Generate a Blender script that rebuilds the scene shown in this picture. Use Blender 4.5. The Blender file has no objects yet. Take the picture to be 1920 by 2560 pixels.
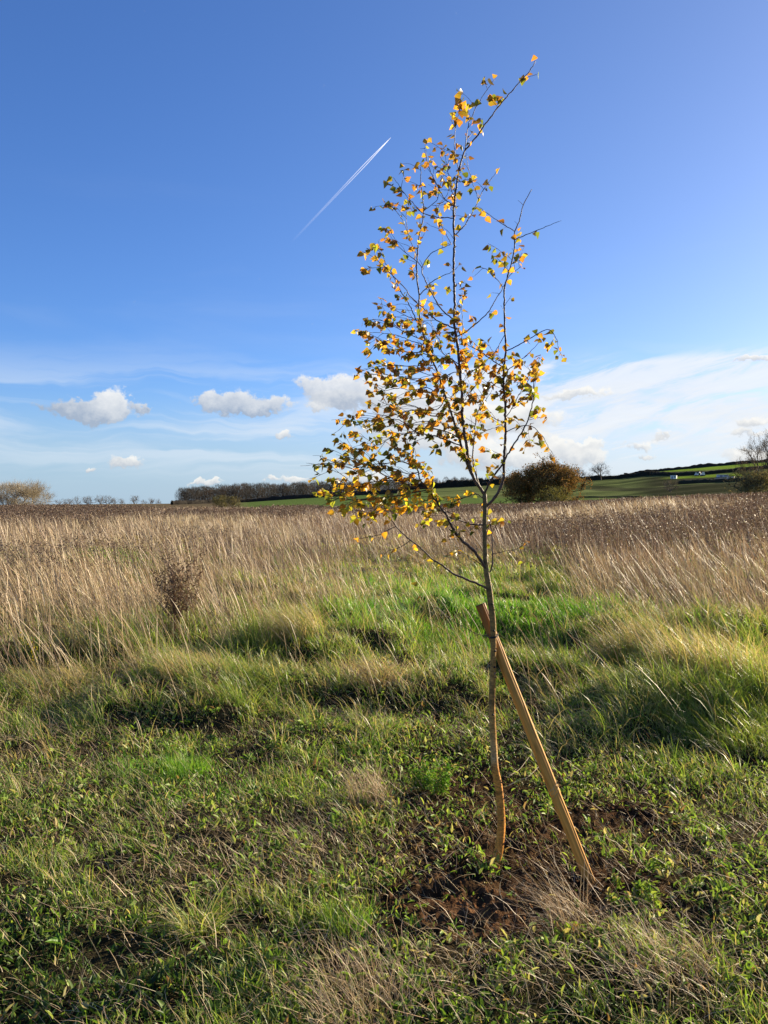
import bpy, math, random
import numpy as np
from mathutils import Vector, Matrix, Quaternion

random.seed(7)
rng = np.random.default_rng(7)
S = bpy.context.scene
COL = S.collection
R = math.radians

# ------------------------------------------------------------------ camera
F = 1924.0            # focal length in photograph pixels (1920 x 2560)
EYE = 1.6
HOR = 1252.0          # row of the horizon
PITCH = math.atan((1280.0 - HOR) / F)
cam_d = bpy.data.cameras.new('camera')
cam = bpy.data.objects.new('camera', cam_d)
COL.objects.link(cam)
cam.location = (0, 0, EYE)
cam.rotation_euler = (R(90) - PITCH, 0, 0)
cam_d.sensor_fit = 'VERTICAL'
cam_d.sensor_height = 36.0
cam_d.lens = 36.0 * F / 2560.0
cam_d.clip_start = 0.05
cam_d.clip_end = 90000
S.camera = cam

# ------------------------------------------------------------------ light
SUN_AZ = R(56)        # from +Y (view direction) towards +X (right)
SUN_EL = R(19)
sun_dir = Vector((math.sin(SUN_AZ) * math.cos(SUN_EL), math.cos(SUN_AZ) * math.cos(SUN_EL), math.sin(SUN_EL)))
sl = bpy.data.lights.new('sun', 'SUN')
sl.energy = 5.0
sl.angle = R(0.5)
sl.color = (1.0, 0.84, 0.60)
so = bpy.data.objects.new('sun', sl)
COL.objects.link(so)
so.rotation_euler = sun_dir.to_track_quat('Z', 'Y').to_euler()
so.location = (20, 10, 20)

S.view_settings.view_transform = 'Standard'
S.view_settings.look = 'None'
S.view_settings.gamma = 1.0
S.view_settings.exposure = 1.45
S.render.engine = 'CYCLES'
S.cycles.max_bounces = 6
S.cycles.transparent_max_bounces = 12


def pix_dir(px, py):
    """azimuth / elevation of a photograph pixel"""
    a = (px - 960.0) / F
    b = (1280.0 - py) / F
    y = math.cos(PITCH) + b * math.sin(PITCH)
    z = -math.sin(PITCH) + b * math.cos(PITCH)
    return math.atan2(a, y), math.atan2(z, math.hypot(a, y))


# ------------------------------------------------------------------ world: sky with clouds
def build_world():
    w = bpy.data.worlds.new('World')
    S.world = w
    w.use_nodes = True
    nt = w.node_tree
    N, L = nt.nodes, nt.links
    N.clear()

    def M(op, a, b=None, c=None, clamp=False):
        n = N.new('ShaderNodeMath')
        n.operation = op
        n.use_clamp = clamp
        for i, v in enumerate((a, b, c)):
            if v is None:
                continue
            if isinstance(v, (int, float)):
                n.inputs[i].default_value = v
            else:
                L.new(v, n.inputs[i])
        return n.outputs[0]

    def ramp(v, lo, hi):
        n = N.new('ShaderNodeMapRange')
        n.interpolation_type = 'SMOOTHSTEP'
        L.new(v, n.inputs[0])
        n.inputs[1].default_value = lo
        n.inputs[2].default_value = hi
        return n.outputs[0]

    def noise(vec, scale, detail=6, rough=0.55, dist=0.0):
        n = N.new('ShaderNodeTexNoise')
        n.inputs['Scale'].default_value = scale
        n.inputs['Detail'].default_value = detail
        n.inputs['Roughness'].default_value = rough
        n.inputs['Distortion'].default_value = dist
        L.new(vec, n.inputs['Vector'])
        return n.outputs[0]

    def comb(x, y, z):
        n = N.new('ShaderNodeCombineXYZ')
        for i, v in enumerate((x, y, z)):
            if isinstance(v, (int, float)):
                n.inputs[i].default_value = v
            else:
                L.new(v, n.inputs[i])
        return n.outputs[0]

    def mix(f, a, b):
        n = N.new('ShaderNodeMix')
        n.data_type = 'RGBA'
        for sock, v in ((n.inputs[0], f), (n.inputs[6], a), (n.inputs[7], b)):
            if isinstance(v, (int, float)):
                sock.default_value = v
            elif isinstance(v, tuple):
                sock.default_value = v
            else:
                L.new(v, sock)
        return n.outputs[2]

    sky = N.new('ShaderNodeTexSky')
    sky.sky_type = 'NISHITA'
    sky.sun_disc = False
    sky.sun_elevation = SUN_EL
    sky.sun_rotation = SUN_AZ
    sky.altitude = 100
    sky.air_density = 1.0
    sky.dust_density = SKY['dust']
    sky.ozone_density = SKY['ozone']
    tc = N.new('ShaderNodeTexCoord')
    sep = N.new('ShaderNodeSeparateXYZ')
    L.new(tc.outputs['Generated'], sep.inputs[0])
    X, Y, Z = sep.outputs
    az = M('ARCTAN2', X, Y)
    el = M('ARCSINE', Z)

    # the phone's colour rendering of a clear autumn sky: deep blue left, paler towards the sun
    tint = mix(ramp(az, -0.45, 0.55), (0.57, 0.87, 1.42, 1), (0.76, 0.87, 1.20, 1))
    tn = N.new('ShaderNodeMix')
    tn.data_type = 'RGBA'
    tn.blend_type = 'MULTIPLY'
    tn.inputs[0].default_value = 1
    L.new(sky.outputs[0], tn.inputs[6])
    L.new(tint, tn.inputs[7])
    skycol = tn.outputs[2]

    K = SKY['k']      # cloud white relative to background strength
    # --- thin high cloud: streaks that lie almost level, thicker to the right
    warp = noise(comb(az, el, 3.1), 9, 3)
    sv = comb(M('MULTIPLY', az, 3.0), M('ADD', M('MULTIPLY', el, 34.0), M('MULTIPLY', warp, 1.6)), 0.7)
    st = noise(sv, 1.0, 6, 0.55, 0.5)
    band = M('MULTIPLY', ramp(el, 0.015, 0.06), M('SUBTRACT', 1.0, ramp(el, 0.115, 0.205)))
    cir = M('MULTIPLY', ramp(st, 0.40, 0.64), band)
    side = M('ADD', 0.42, M('MULTIPLY', ramp(az, -0.45, 0.35), 0.34))
    cir = M('MULTIPLY', cir, side)
    # faint veils higher up
    sv2 = comb(M('MULTIPLY', az, 2.0), M('MULTIPLY', el, 12.0), 4.2)
    veil = M('MULTIPLY', ramp(noise(sv2, 1.3, 5, 0.5, 0.4), 0.5, 0.85), M('SUBTRACT', 1.0, ramp(el, 0.2, 0.42)))
    veil = M('MULTIPLY', veil, 0.16)
    # milky layer low down
    low = M('MULTIPLY', M('SUBTRACT', 1.0, ramp(el, 0.0, 0.17)), 0.8)

    # --- broken bank on the right
    bw = noise(comb(az, M('ADD', M('MULTIPLY', el, 4.2), M('MULTIPLY', az, -0.9)), 1.3), 10, 10, 0.66, 0.5)
    bmask = M('MULTIPLY', ramp(az, 0.02, 0.14), M('MULTIPLY', ramp(el, 0.03, 0.10), M('SUBTRACT', 1.0, ramp(el, 0.145, 0.19))))
    bank = M('MULTIPLY', ramp(M('ADD', bw, M('MULTIPLY', bmask, 0.17)), 0.50, 0.70), ramp(bmask, 0.02, 0.5))

    # --- separate cumulus heads: (px, py, half width, half height, grey)
    blobs = [
        (185, 1020, 75, 20, .85), (278, 1010, 38, 38, .05), (345, 1022, 16, 12, .8), (250, 1038, 60, 14, .6),
        (520, 1005, 45, 24, .35), (590, 1008, 50, 30, .45), (690, 1010, 36, 21, .2), (635, 1028, 60, 10, .65),
        (800, 965, 70, 28, .1), (860, 1000, 70, 18, .5), (790, 1022, 34, 16, .1), (930, 965, 70, 42, .0), (990, 1010, 80, 40, .3),
        (1100, 1020, 90, 45, .1), (1240, 1045, 90, 34, .05), (1060, 1105, 120, 28, .0), (1210, 1135, 110, 32, .0),
        (715, 1092, 32, 14, .2), (322, 1156, 38, 15, .15), (240, 1166, 14, 7, .2),
        (1420, 1125, 60, 26, .0), (1460, 1150, 45, 18, .0), (1340, 1100, 40, 18, .05), (1475, 1112, 38, 12, .0), (1600, 1108, 42, 13, .0),
        (1620, 1134, 22, 8, .0), (1665, 1088, 24, 9, .0), (1880, 1052, 34, 14, .0), (1872, 1082, 40, 10, .0), (1905, 1145, 90, 26, .0),
        (840, 1148, 26, 9, .0), (745, 1200, 55, 12, .0), (675, 1192, 16, 7, .0), (910, 1190, 60, 20, .0), (520, 1213, 40, 9, .05), (475, 1215, 14, 7, .05),
        (1880, 895, 60, 9, .0), (1020, 1070, 120, 34, .05), (1300, 1045, 100, 34, .05), (1290, 1150, 110, 26, .0), (1440, 985, 90, 12, .0),
    ]
    wx = noise(comb(az, el, 7.7), 26, 5, 0.6)
    wy = noise(comb(az, el, 2.7), 26, 5, 0.6)
    wf = noise(comb(az, el, 9.9), 90, 4, 0.6)
    wx = M('ADD', wx, M('MULTIPLY', M('SUBTRACT', wf, 0.5), 0.35))
    wy = M('ADD', wy, M('MULTIPLY', M('SUBTRACT', wf, 0.5), 0.45))
    azw = M('ADD', az, M('MULTIPLY', M('SUBTRACT', wx, 0.5), 0.065))
    elw = M('ADD', el, M('MULTIPLY', M('SUBTRACT', wy, 0.5), 0.034))
    tot = sh = None
    for (px, py, rx, ry, g) in blobs:
        a0, e0 = pix_dir(px, py)
        dx = M('DIVIDE', M('SUBTRACT', azw, a0), rx / F)
        dy = M('DIVIDE', M('SUBTRACT', elw, e0), ry / F)
        d2 = M('ADD', M('MULTIPLY', dx, dx), M('MULTIPLY', dy, dy))
        wgt = M('EXPONENT', M('MULTIPLY', d2, -1.15))
        lit = M('ADD', M('MULTIPLY', dy, 0.42), M('ADD', M('MULTIPLY', dx, 0.16), 0.72 - g * 0.75))
        s_ = M('MULTIPLY', wgt, lit)
        tot = wgt if tot is None else M('ADD', tot, wgt)
        sh = s_ if sh is None else M('ADD', sh, s_)
    shade = M('DIVIDE', sh, M('ADD', tot, 0.02))
    det = noise(comb(az, M('MULTIPLY', el, 1.3), 5.5), 46, 9, 0.62)
    dens = ramp(M('ADD', tot, M('MULTIPLY', M('SUBTRACT', det, 0.5), 1.5)), 0.26, 0.66)
    shade = M('ADD', shade, M('MULTIPLY', M('SUBTRACT', det, 0.5), 0.9), clamp=True)

    def kcol(r, g, b):
        return (r * K, g * K, b * K, 1)
    c = mix(low, skycol, mix(ramp(az, -0.4, 0.4), kcol(0.46, 0.62, 0.78), kcol(0.66, 0.74, 0.84)))
    c = mix(veil, c, kcol(0.72, 0.80, 0.92))
    c = mix(cir, c, kcol(0.80, 0.87, 0.95))
    c = mix(M('MULTIPLY', bank, 0.8), c, mix(bw, kcol(0.72, 0.78, 0.86), kcol(1.02, 1.02, 1.02)))
    cum = mix(shade, kcol(0.40, 0.46, 0.56), kcol(1.0, 0.98, 0.93))
    c = mix(M('MULTIPLY', dens, 0.84), c, cum)
    bg = N.new('ShaderNodeBackground')
    bg.inputs[1].default_value = SKY['strength']
    L.new(c, bg.inputs[0])
    out = N.new('ShaderNodeOutputWorld')
    L.new(bg.outputs[0], out.inputs[0])


SKY = dict(dust=0.5, ozone=2.0, strength=0.05, k=7.3)
build_world()


# ------------------------------------------------------------------ helpers
def tag(o, label=None, cat=None, group=None, kind=None):
    if label:
        o['label'] = label
    if cat:
        o['category'] = cat
    if group:
        o['group'] = group
    if kind:
        o['kind'] = kind
    return o


def empty(name, loc):
    o = bpy.data.objects.new(name, None)
    COL.objects.link(o)
    o.location = loc
    o.empty_display_size = 0.2
    return o


class Geo:
    """collects triangles with a colour per vertex and builds ONE mesh object"""
    def __init__(self):
        self.v, self.f, self.c, self.n = [], [], [], 0

    def add(self, v, f, c):
        v = np.asarray(v, np.float32).reshape(-1, 3)
        f = np.asarray(f, np.int64).reshape(-1, 3)
        c = np.asarray(c, np.float32)
        if c.ndim == 1:
            c = np.repeat(c[None, :3], len(v), 0)
        self.v.append(v)
        self.f.append(f + self.n)
        self.c.append(c[:, :3])
        self.n += len(v)

    def build(self, name, mat, parent=None, loc=None, smooth=True):
        v = np.concatenate(self.v)
        f = np.concatenate(self.f).astype(np.int32)
        c = np.concatenate(self.c)
        base = Vector((0, 0, 0))
        if parent is not None:
            base = Vector(parent.location)
        elif loc is not None:
            base = Vector(loc)
        v = v - np.array(base, np.float32)[None, :]
        me = bpy.data.meshes.new(name)
        me.vertices.add(len(v))
        me.vertices.foreach_set('co', v.astype(np.float32).ravel())
        me.loops.add(len(f) * 3)
        me.loops.foreach_set('vertex_index', f.ravel())
        me.polygons.add(len(f))
        me.polygons.foreach_set('loop_start', np.arange(0, len(f) * 3, 3, dtype=np.int32))
        me.polygons.foreach_set('loop_total', np.full(len(f), 3, np.int32))
        me.polygons.foreach_set('use_smooth', np.full(len(f), smooth, bool))
        me.update(calc_edges=True)
        a = me.attributes.new('Col', 'FLOAT_COLOR', 'POINT')
        a.data.foreach_set('color', np.concatenate([c, np.ones((len(c), 1), np.float32)], 1).astype(np.float32).ravel())
        me.materials.append(mat)
        o = bpy.data.objects.new(name, me)
        COL.objects.link(o)
        if parent is not None:
            o.parent = parent
        elif loc is not None:
            o.location = loc
        return o


def pix3(px, py, Y):
    a = (px - 960.0) / F
    b = (1280.0 - py) / F
    d = Vector((a, math.cos(PITCH) + b * math.sin(PITCH), -math.sin(PITCH) + b * math.cos(PITCH)))
    return Vector((0, 0, EYE)) + d * (Y / d.y)


def hash2(ix, iy, seed):
    h = (ix.astype(np.int64) * 374761393 + iy.astype(np.int64) * 668265263 + seed * 982451653) & 0x7fffffff
    h = ((h ^ (h >> 13)) * 1274126177) & 0x7fffffff
    h = h ^ (h >> 16)
    return (h & 0xffff) / 65535.0


def vnoise(x, y, seed=0):
    ix, iy = np.floor(x), np.floor(y)
    fx, fy = x - ix, y - iy
    fx, fy = fx * fx * (3 - 2 * fx), fy * fy * (3 - 2 * fy)
    a, b = hash2(ix, iy, seed), hash2(ix + 1, iy, seed)
    c, d = hash2(ix, iy + 1, seed), hash2(ix + 1, iy + 1, seed)
    return (a * (1 - fx) + b * fx) * (1 - fy) + (c * (1 - fx) + d * fx) * fy


def fbm(x, y, scale, octv=4, seed=0, gain=0.5):
    s, a, t = 0, 1.0, 0
    f = 1.0 / scale
    for i in range(octv):
        s = s + a * vnoise(x * f + 17.3 * i, y * f - 9.1 * i, seed + i)
        t += a
        a *= gain
        f *= 2.03
    return s / t


def sstep(x, a, b):
    t = np.clip((x - a) / (b - a), 0, 1)
    return t * t * (3 - 2 * t)


def lerpc(a, b, t):
    a, b = np.asarray(a, float), np.asarray(b, float)
    return a + (b - a) * np.asarray(t)[..., None]


# ------------------------------------------------------------------ materials
def new_mat(name):
    m = bpy.data.materials.new(name)
    m.use_nodes = True
    m.node_tree.nodes.clear()
    return m, m.node_tree.nodes, m.node_tree.links


def leaf_mat(name, trans=0.4, rough=0.5, spec=0.3, boost=(1.25, 1.2, 0.8), var=0.0):
    m, N, L = new_mat(name)
    at = N.new('ShaderNodeAttribute')
    at.attribute_name = 'Col'
    pr = N.new('ShaderNodeBsdfPrincipled')
    pr.inputs['Roughness'].default_value = rough
    pr.inputs['Specular IOR Level'].default_value = spec
    tr = N.new('ShaderNodeBsdfTranslucent')
    mul = N.new('ShaderNodeMix')
    mul.data_type = 'RGBA'
    mul.blend_type = 'MULTIPLY'
    mul.inputs[0].default_value = 1
    mul.inputs[7].default_value = (*boost, 1)
    L.new(at.outputs['Color'], mul.inputs[6])
    L.new(at.outputs['Color'], pr.inputs['Base Color'])
    L.new(mul.outputs[2], tr.inputs['Color'])
    mx = N.new('ShaderNodeMixShader')
    mx.inputs[0].default_value = trans
    L.new(pr.outputs[0], mx.inputs[1])
    L.new(tr.outputs[0], mx.inputs[2])
    o = N.new('ShaderNodeOutputMaterial')
    L.new(mx.outputs[0], o.inputs[0])
    return m


def solid_mat(name, rough=0.8, spec=0.25, nscale=(30, 30, 30), namp=0.35, bump=0.3, bscale=80, coord='Object', dist=0.01):
    """vertex colour x procedural noise, with bump"""
    m, N, L = new_mat(name)
    at = N.new('ShaderNodeAttribute')
    at.attribute_name = 'Col'
    tc = N.new('ShaderNodeTexCoord')
    mp = N.new('ShaderNodeMapping')
    mp.inputs['Scale'].default_value = nscale
    L.new(tc.outputs[coord], mp.inputs[0])
    nz = N.new('ShaderNodeTexNoise')
    nz.inputs['Scale'].default_value = 1
    nz.inputs['Detail'].default_value = 6
    L.new(mp.outputs[0], nz.inputs['Vector'])
    mr = N.new('ShaderNodeMapRange')
    mr.inputs[1].default_value = 0.3
    mr.inputs[2].default_value = 0.7
    mr.inputs[3].default_value = 1 - namp
    mr.inputs[4].default_value = 1 + namp
    L.new(nz.outputs[0], mr.inputs[0])
    mul = N.new('ShaderNodeMix')
    mul.data_type = 'RGBA'
    mul.blend_type = 'MULTIPLY'
    mul.inputs[0].default_value = 1
    L.new(at.outputs['Color'], mul.inputs[6])
    L.new(mr.outputs[0], mul.inputs[7])
    pr = N.new('ShaderNodeBsdfPrincipled')
    pr.inputs['Roughness'].default_value = rough
    pr.inputs['Specular IOR Level'].default_value = spec
    L.new(mul.outputs[2], pr.inputs['Base Color'])
    if bump:
        bn = N.new('ShaderNodeTexNoise')
        bn.inputs['Scale'].default_value = bscale
        bn.inputs['Detail'].default_value = 5
        L.new(tc.outputs[coord], bn.inputs['Vector'])
        bp = N.new('ShaderNodeBump')
        bp.inputs['Strength'].default_value = bump
        bp.inputs['Distance'].default_value = dist
        L.new(bn.outputs[0], bp.inputs['Height'])
        L.new(bp.outputs[0], pr.inputs['Normal'])
    o = N.new('ShaderNodeOutputMaterial')
    L.new(pr.outputs[0], o.inputs[0])
    return m


M_grass = leaf_mat('grass_blade', 0.42, 0.42, 0.4, (1.4, 1.35, 0.7))
M_straw = leaf_mat('dry_straw', 0.22, 0.5, 0.3, (1.1, 1.0, 0.8))
M_leaf = leaf_mat('birch_leaf', 0.62, 0.38, 0.45, (1.6, 1.4, 0.5))
M_herb = leaf_mat('herb_leaf', 0.38, 0.5, 0.25, (1.3, 1.3, 0.6))
M_bark = solid_mat('birch_bark', 0.55, 0.35, (60, 60, 130), 0.5, 0.6, 190, dist=0.004)
M_wood = solid_mat('peeled_pine', 0.6, 0.3, (140, 140, 5), 0.22, 0.25, 60, dist=0.002)
M_soil = solid_mat('soil', 1.0, 0.0, (35, 35, 35), 0.45, 0.8, 120, dist=0.02)
M_ground = solid_mat('ground', 1.0, 0.0, (14, 14, 14), 0.4, 0.9, 70, dist=0.03)
M_twig = solid_mat('twig_bark', 0.8, 0.2, (5, 5, 5), 0.2, 0.0)
M_far = leaf_mat('far_foliage', 0.25, 0.8, 0.05, (1.2, 1.1, 0.8))
M_black = solid_mat('black_rubber', 0.45, 0.4, (50, 50, 50), 0.1, 0.0)
M_paint = solid_mat('painted_steel', 0.5, 0.4, (4, 4, 4), 0.08, 0.0)


# ------------------------------------------------------------------ terrain
PYC = ([-4000, -400, 0, 430, 620, 850, 1000, 1250, 1440, 1550, 1640, 1750, 1880, 1960, 2600, 6000],
       [1264, 1263, 1262, 1259, 1254, 1236, 1226, 1212, 1197, 1191, 1178, 1168, 1157, 1150, 1120, 1120])
PY0 = ([-4000, 430, 1300, 1500, 1750, 1920, 6000], [1280, 1279, 1275, 1266, 1252, 1246, 1244])
R0, RC = 130.0, 480.0
MOUNDS = [(1.45, 9.6, 1.9, 0.6, .24), (3.5, 7.9, 1.5, 1.1, .28), (-0.65, 7.8, 0.9, 0.5, .14), (-1.9, 9.6, 1.3, .7, .10),
          (-4.2, 8.2, 1.6, 1.2, .12), (2.55, 5.5, 0.9, 0.6, .10), (0.1, 11.2, 1.6, .6, .12), (-3.2, 12.5, 2.5, .8, .1),
          (0.75, 6.8, .5, .3, .06)]


def terrain(x, y, fine=True):
    x = np.asarray(x, float)
    y = np.asarray(y, float)
    r = np.hypot(x, y) + 1e-6
    az = np.arctan2(x, y)
    caz = np.clip(az, -1.2, 1.2)
    px = 960 + F * np.tan(caz)
    front = sstep(np.abs(az), 2.2, 1.3)
    # near
    z = 0.95 * sstep(az, 0.06, 0.42) * sstep(r, 9, 40)
    z = z + (fbm(x, y, 1.6, 3, 3) - 0.5) * 0.26 * sstep(r, 4.0, 8.0) * (1 - 0.6 * sstep(r, 30, 100))
    z = z + sstep(fbm(x, y, .62, 2, 13), .42, .72) * 0.15 * sstep(r, 4.2, 6.5) * (1 - sstep(r, 18, 30))
    z = z + (fbm(x, y, 9.0, 2, 9) - 0.5) * 0.5 * sstep(r, 12, 40) * (1 - sstep(r, 80, 130))
    z = z + (fbm(x, y, 0.5, 3, 5) - 0.5) * 0.06
    for (mx, my, ax, ay, h) in MOUNDS:
        z = z + h * np.exp(-(((x - mx) / ax) ** 2 + ((y - my) / ay) ** 2))
    # the planting spot is flat
    flat = np.exp(-(((x - 0.55) / 0.9) ** 2 + ((y - 3.3) / 0.6) ** 2))
    z = z * (1 - flat)
    # far
    py0 = np.interp(px, *PY0)
    pyc = np.interp(px, *PYC)
    hyp = 1.0 / np.cos(caz)
    t = np.clip((r - R0) / (RC - R0), 0, 1)
    py = py0 + (pyc - py0) * t
    zf = EYE + (r / hyp) * (HOR - py) / F
    und = (fbm(x, y, 40, 3, 21) - 0.5) * 7.0 * t * (1 - t) * sstep(az, 0.0, 0.25)
    zf = zf + und
    zc = EYE + (RC / hyp) * (HOR - pyc) / F
    zf = np.where(r > RC, zc - (r - RC) * 0.012 - np.clip((r - RC) / 900, 0, 1) * 4, zf)
    k = sstep(r, 45, R0)
    z = z * (1 - k) + zf * k * front
    return z


def ground_uv(x, y):
    """where a point of level ground shows in the photograph: used to lay out what grows where"""
    yy = np.maximum(y, 0.3)
    return 960 + F * x / yy, HOR + F * EYE / yy


def blob(u, v, cx, cy, rx, ry):
    return np.exp(-(((u - cx) / rx) ** 2 + ((v - cy) / ry) ** 2))


def bump_clods(x, y, soil):
    return soil * ((fbm(x, y, 0.11, 3, 31) - 0.5) * 0.06 + (fbm(x, y, 0.035, 2, 41) - 0.5) * 0.035)


def soil_map(x, y):
    u, v = ground_uv(x, y)
    n = fbm(x, y, 0.35, 3, 51)
    s = 0.95 * blob(u, v, 1270, 2130, 330, 190) + 0.9 * blob(u, v, 1180, 2285, 240, 60) + 0.6 * blob(u, v, 1590, 2045, 80, 30) \
        + 0.5 * blob(u, v, 1190, 1940, 110, 30) + 0.35 * blob(u, v, 1560, 2250, 150, 60)
    return np.clip(s * 1.2 + (n - 0.5) * 0.9 * np.clip(s * 3, 0, 1), 0, 1)


def build_ground():
    az = np.concatenate([np.linspace(-180, -36, 37)[:-1], np.linspace(-36, 36, 721), np.linspace(36, 180, 37)[1:-1]])
    az = np.radians(az)
    rr = np.concatenate([np.geomspace(0.25, 1.6, 14)[:-1], np.linspace(1.6, 8, 300)[:-1], np.geomspace(8, 120, 220)[:-1],
                         np.linspace(120, 500, 240)[:-1], np.geomspace(500, 9000, 30)])
    A, RR = np.meshgrid(az, rr)
    x, y = RR * np.sin(A), RR * np.cos(A)
    z = terrain(x, y)
    soil = soil_map(x, y) * (RR < 9)
    z = z + bump_clods(x, y, soil)
    na, nr = len(az), len(rr)
    # colours
    u, v = ground_uv(x, y)
    n1, n2 = fbm(x, y, 0.8, 4, 61), fbm(x, y, 0.06, 3, 71)
    c = lerpc((0.020, 0.022, 0.010), (0.050, 0.040, 0.024), np.clip(n1 * 1.5 - 0.3, 0, 1))
    sc = lerpc((0.040, 0.026, 0.015), (0.105, 0.056, 0.029), np.clip(n2 * 1.2 - .5 + .6 * blob(u, v, 1200, 2290, 170, 60), 0, 1))
    c = lerpc(c, sc, np.zeros(0)) if False else c * (1 - soil[..., None]) + sc * soil[..., None]
    dry = sstep(RR, 9, 16)[..., None]
    dc = lerpc((0.10, 0.075, 0.05), (0.16, 0.125, 0.08), np.clip(fbm(x, y, 3, 3, 81), 0, 1))
    c = c * (1 - dry) + dc * dry
    # far fields, laid out by azimuth (as a picture column) and by distance
    px = 960 + F * np.tan(np.clip(A, -1.2, 1.2))
    t = np.clip((RR - R0) / (RC - R0), 0, 1.2)
    py = np.interp(px, *PY0) + (np.interp(px, *PYC) - np.interp(px, *PY0)) * t
    n3 = fbm(x, y, 14, 4, 91)
    n4 = fbm(x * 0.22, y, 9, 4, 93)
    green = lerpc((0.075, 0.120, 0.034), (0.100, 0.145, 0.042), n3)
    olive = lerpc((0.050, 0.066, 0.026), (0.150, 0.180, 0.066), np.clip(n4 * 1.6 - .3, 0, 1))
    scrub = lerpc((0.024, 0.028, 0.015), (0.062, 0.066, 0.036), np.clip(n4 * 1.8 - .4, 0, 1))
    lime = lerpc((0.17, 0.26, 0.035), (0.20, 0.29, 0.04), n3)
    far = green.copy()

    def put(mask, colr):
        nonlocal far
        far = far * (1 - mask[..., None]) + colr * mask[..., None]
    wob = (fbm(x, y, 25, 3, 95) - .5) * 6
    right = sstep(px, 1040, 1100)
    brownf = lerpc((0.08, 0.065, 0.04), (0.15, 0.12, 0.075), n4)
    put(sstep(px, 640, 560), brownf)
    put(right * sstep(py + wob * .5, 1246, 1243), olive)
    put(right * sstep(px, 1420, 1500) * sstep(np.abs(py + wob - 1222), 6, 3) * 0.9, scrub)
    put(sstep(px + wob * 8, 1560, 1640) * sstep(py + wob, 1240, 1234) * sstep(py + wob, 1190 - 4, 1196), scrub)
    put(sstep(px, 1640, 1700) * sstep(np.abs(py - 1194 + (px - 1700) * 0.06), 3.2, 1.6), lime * 0.8)
    put(sstep(px, 1600, 1680) * sstep(np.abs(py - 1213 + (px - 1700) * 0.05 + wob * .4), 2.0, 0.8) * .8, olive * 1.3)
    put(sstep(px, 1560, 1660) * sstep(py, 1183 - (px - 1640) * 0.055, 1180 - (px - 1640) * 0.055), lime)
    k = sstep(RR, R0 - 12, R0 - 2)[..., None]
    c = c * (1 - k) + far * k
    g = Geo()
    idx = np.arange(na * nr).reshape(nr, na)
    a_, b_ = idx[:-1], np.roll(idx, -1, 1)[:-1]
    d_, e_ = idx[1:], np.roll(idx, -1, 1)[1:]
    f = np.concatenate([np.stack([a_, e_, b_], -1).reshape(-1, 3), np.stack([a_, d_, e_], -1).reshape(-1, 3)])
    vv = np.stack([x, y, z], -1).reshape(-1, 3)
    g.add(vv, f, c.reshape(-1, 3))
    # close the hole under the camera
    ring = idx[0]
    g.v.append(np.array([[0, 0, float(z[0].mean())]], np.float32))
    g.c.append(np.array([[.04, .04, .02]], np.float32))
    g.f.append(np.stack([np.full(na, g.n), ring, np.roll(ring, -1)], -1)[:, [0, 2, 1]])
    g.n += 1
    o = g.build('ground', M_ground)
    tag(o, 'rough meadow ground running out to green hill fields on the right', 'ground', kind='structure')


build_ground()


# ------------------------------------------------------------------ ribbons (grass blades, stalks)
def ribbons(g, base, h, w, az, lean, sag, face, col, nseg=3, prof=None, powr=1.7, tipcol=None, kink=None):
    """base (N,3); h height; w width; az direction of lean; lean horizontal reach/h; sag drop/h; face azimuth of the flat side"""
    n = len(base)
    if n == 0:
        return
    t = np.linspace(0, 1, nseg + 1)
    if prof is None:
        prof = np.power(1 - t, 0.6) * (0.75 + 0.5 * t)
    up = np.sqrt(np.clip(1 - np.minimum(lean, 0.97) ** 2, 0.03, 1))
    hor = (lean * h)[:, None] * np.power(t, powr)[None, :]
    ver = (up * h)[:, None] * t[None, :] - (sag * h)[:, None] * np.power(t, 3)[None, :]
    cx = base[:, 0:1] + hor * np.sin(az)[:, None]
    cy = base[:, 1:2] + hor * np.cos(az)[:, None]
    if kink is not None:
        cx = cx + kink[0] * h[:, None] * np.sin(t * math.pi)[None, :]
        cy = cy + kink[1] * h[:, None] * np.sin(t * math.pi)[None, :]
    cz = base[:, 2:3] + ver
    dx = (np.sin(face) * w)[:, None] * 0.5 * prof[None, :]
    dy = (np.cos(face) * w)[:, None] * 0.5 * prof[None, :]
    # tip is a point
    m = nseg
    V = np.empty((n, 2 * m + 1, 3), np.float32)
    V[:, 0:2 * m:2, 0] = (cx - dx)[:, :m]
    V[:, 0:2 * m:2, 1] = (cy - dy)[:, :m]
    V[:, 0:2 * m:2, 2] = cz[:, :m]
    V[:, 1:2 * m:2, 0] = (cx + dx)[:, :m]
    V[:, 1:2 * m:2, 1] = (cy + dy)[:, :m]
    V[:, 1:2 * m:2, 2] = cz[:, :m]
    V[:, 2 * m, 0], V[:, 2 * m, 1], V[:, 2 * m, 2] = cx[:, m], cy[:, m], cz[:, m]
    tri = []
    for i in range(m - 1):
        tri += [(2 * i, 2 * i + 1, 2 * i + 3), (2 * i, 2 * i + 3, 2 * i + 2)]
    tri.append((2 * m - 2, 2 * m - 1, 2 * m))
    tri = np.array(tri)
    Fc = (np.arange(n)[:, None, None] * (2 * m + 1) + tri[None]).reshape(-1, 3)
    if tipcol is None:
        C = np.repeat(col[:, None, :], 2 * m + 1, 1)
    else:
        tt = np.concatenate([np.repeat(t[:m], 2), [1.0]])
        C = col[:, None, :] * (1 - tt)[None, :, None] + tipcol[:, None, :] * tt[None, :, None]
    g.add(V.reshape(-1, 3), Fc, C.reshape(-1, 3))


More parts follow.
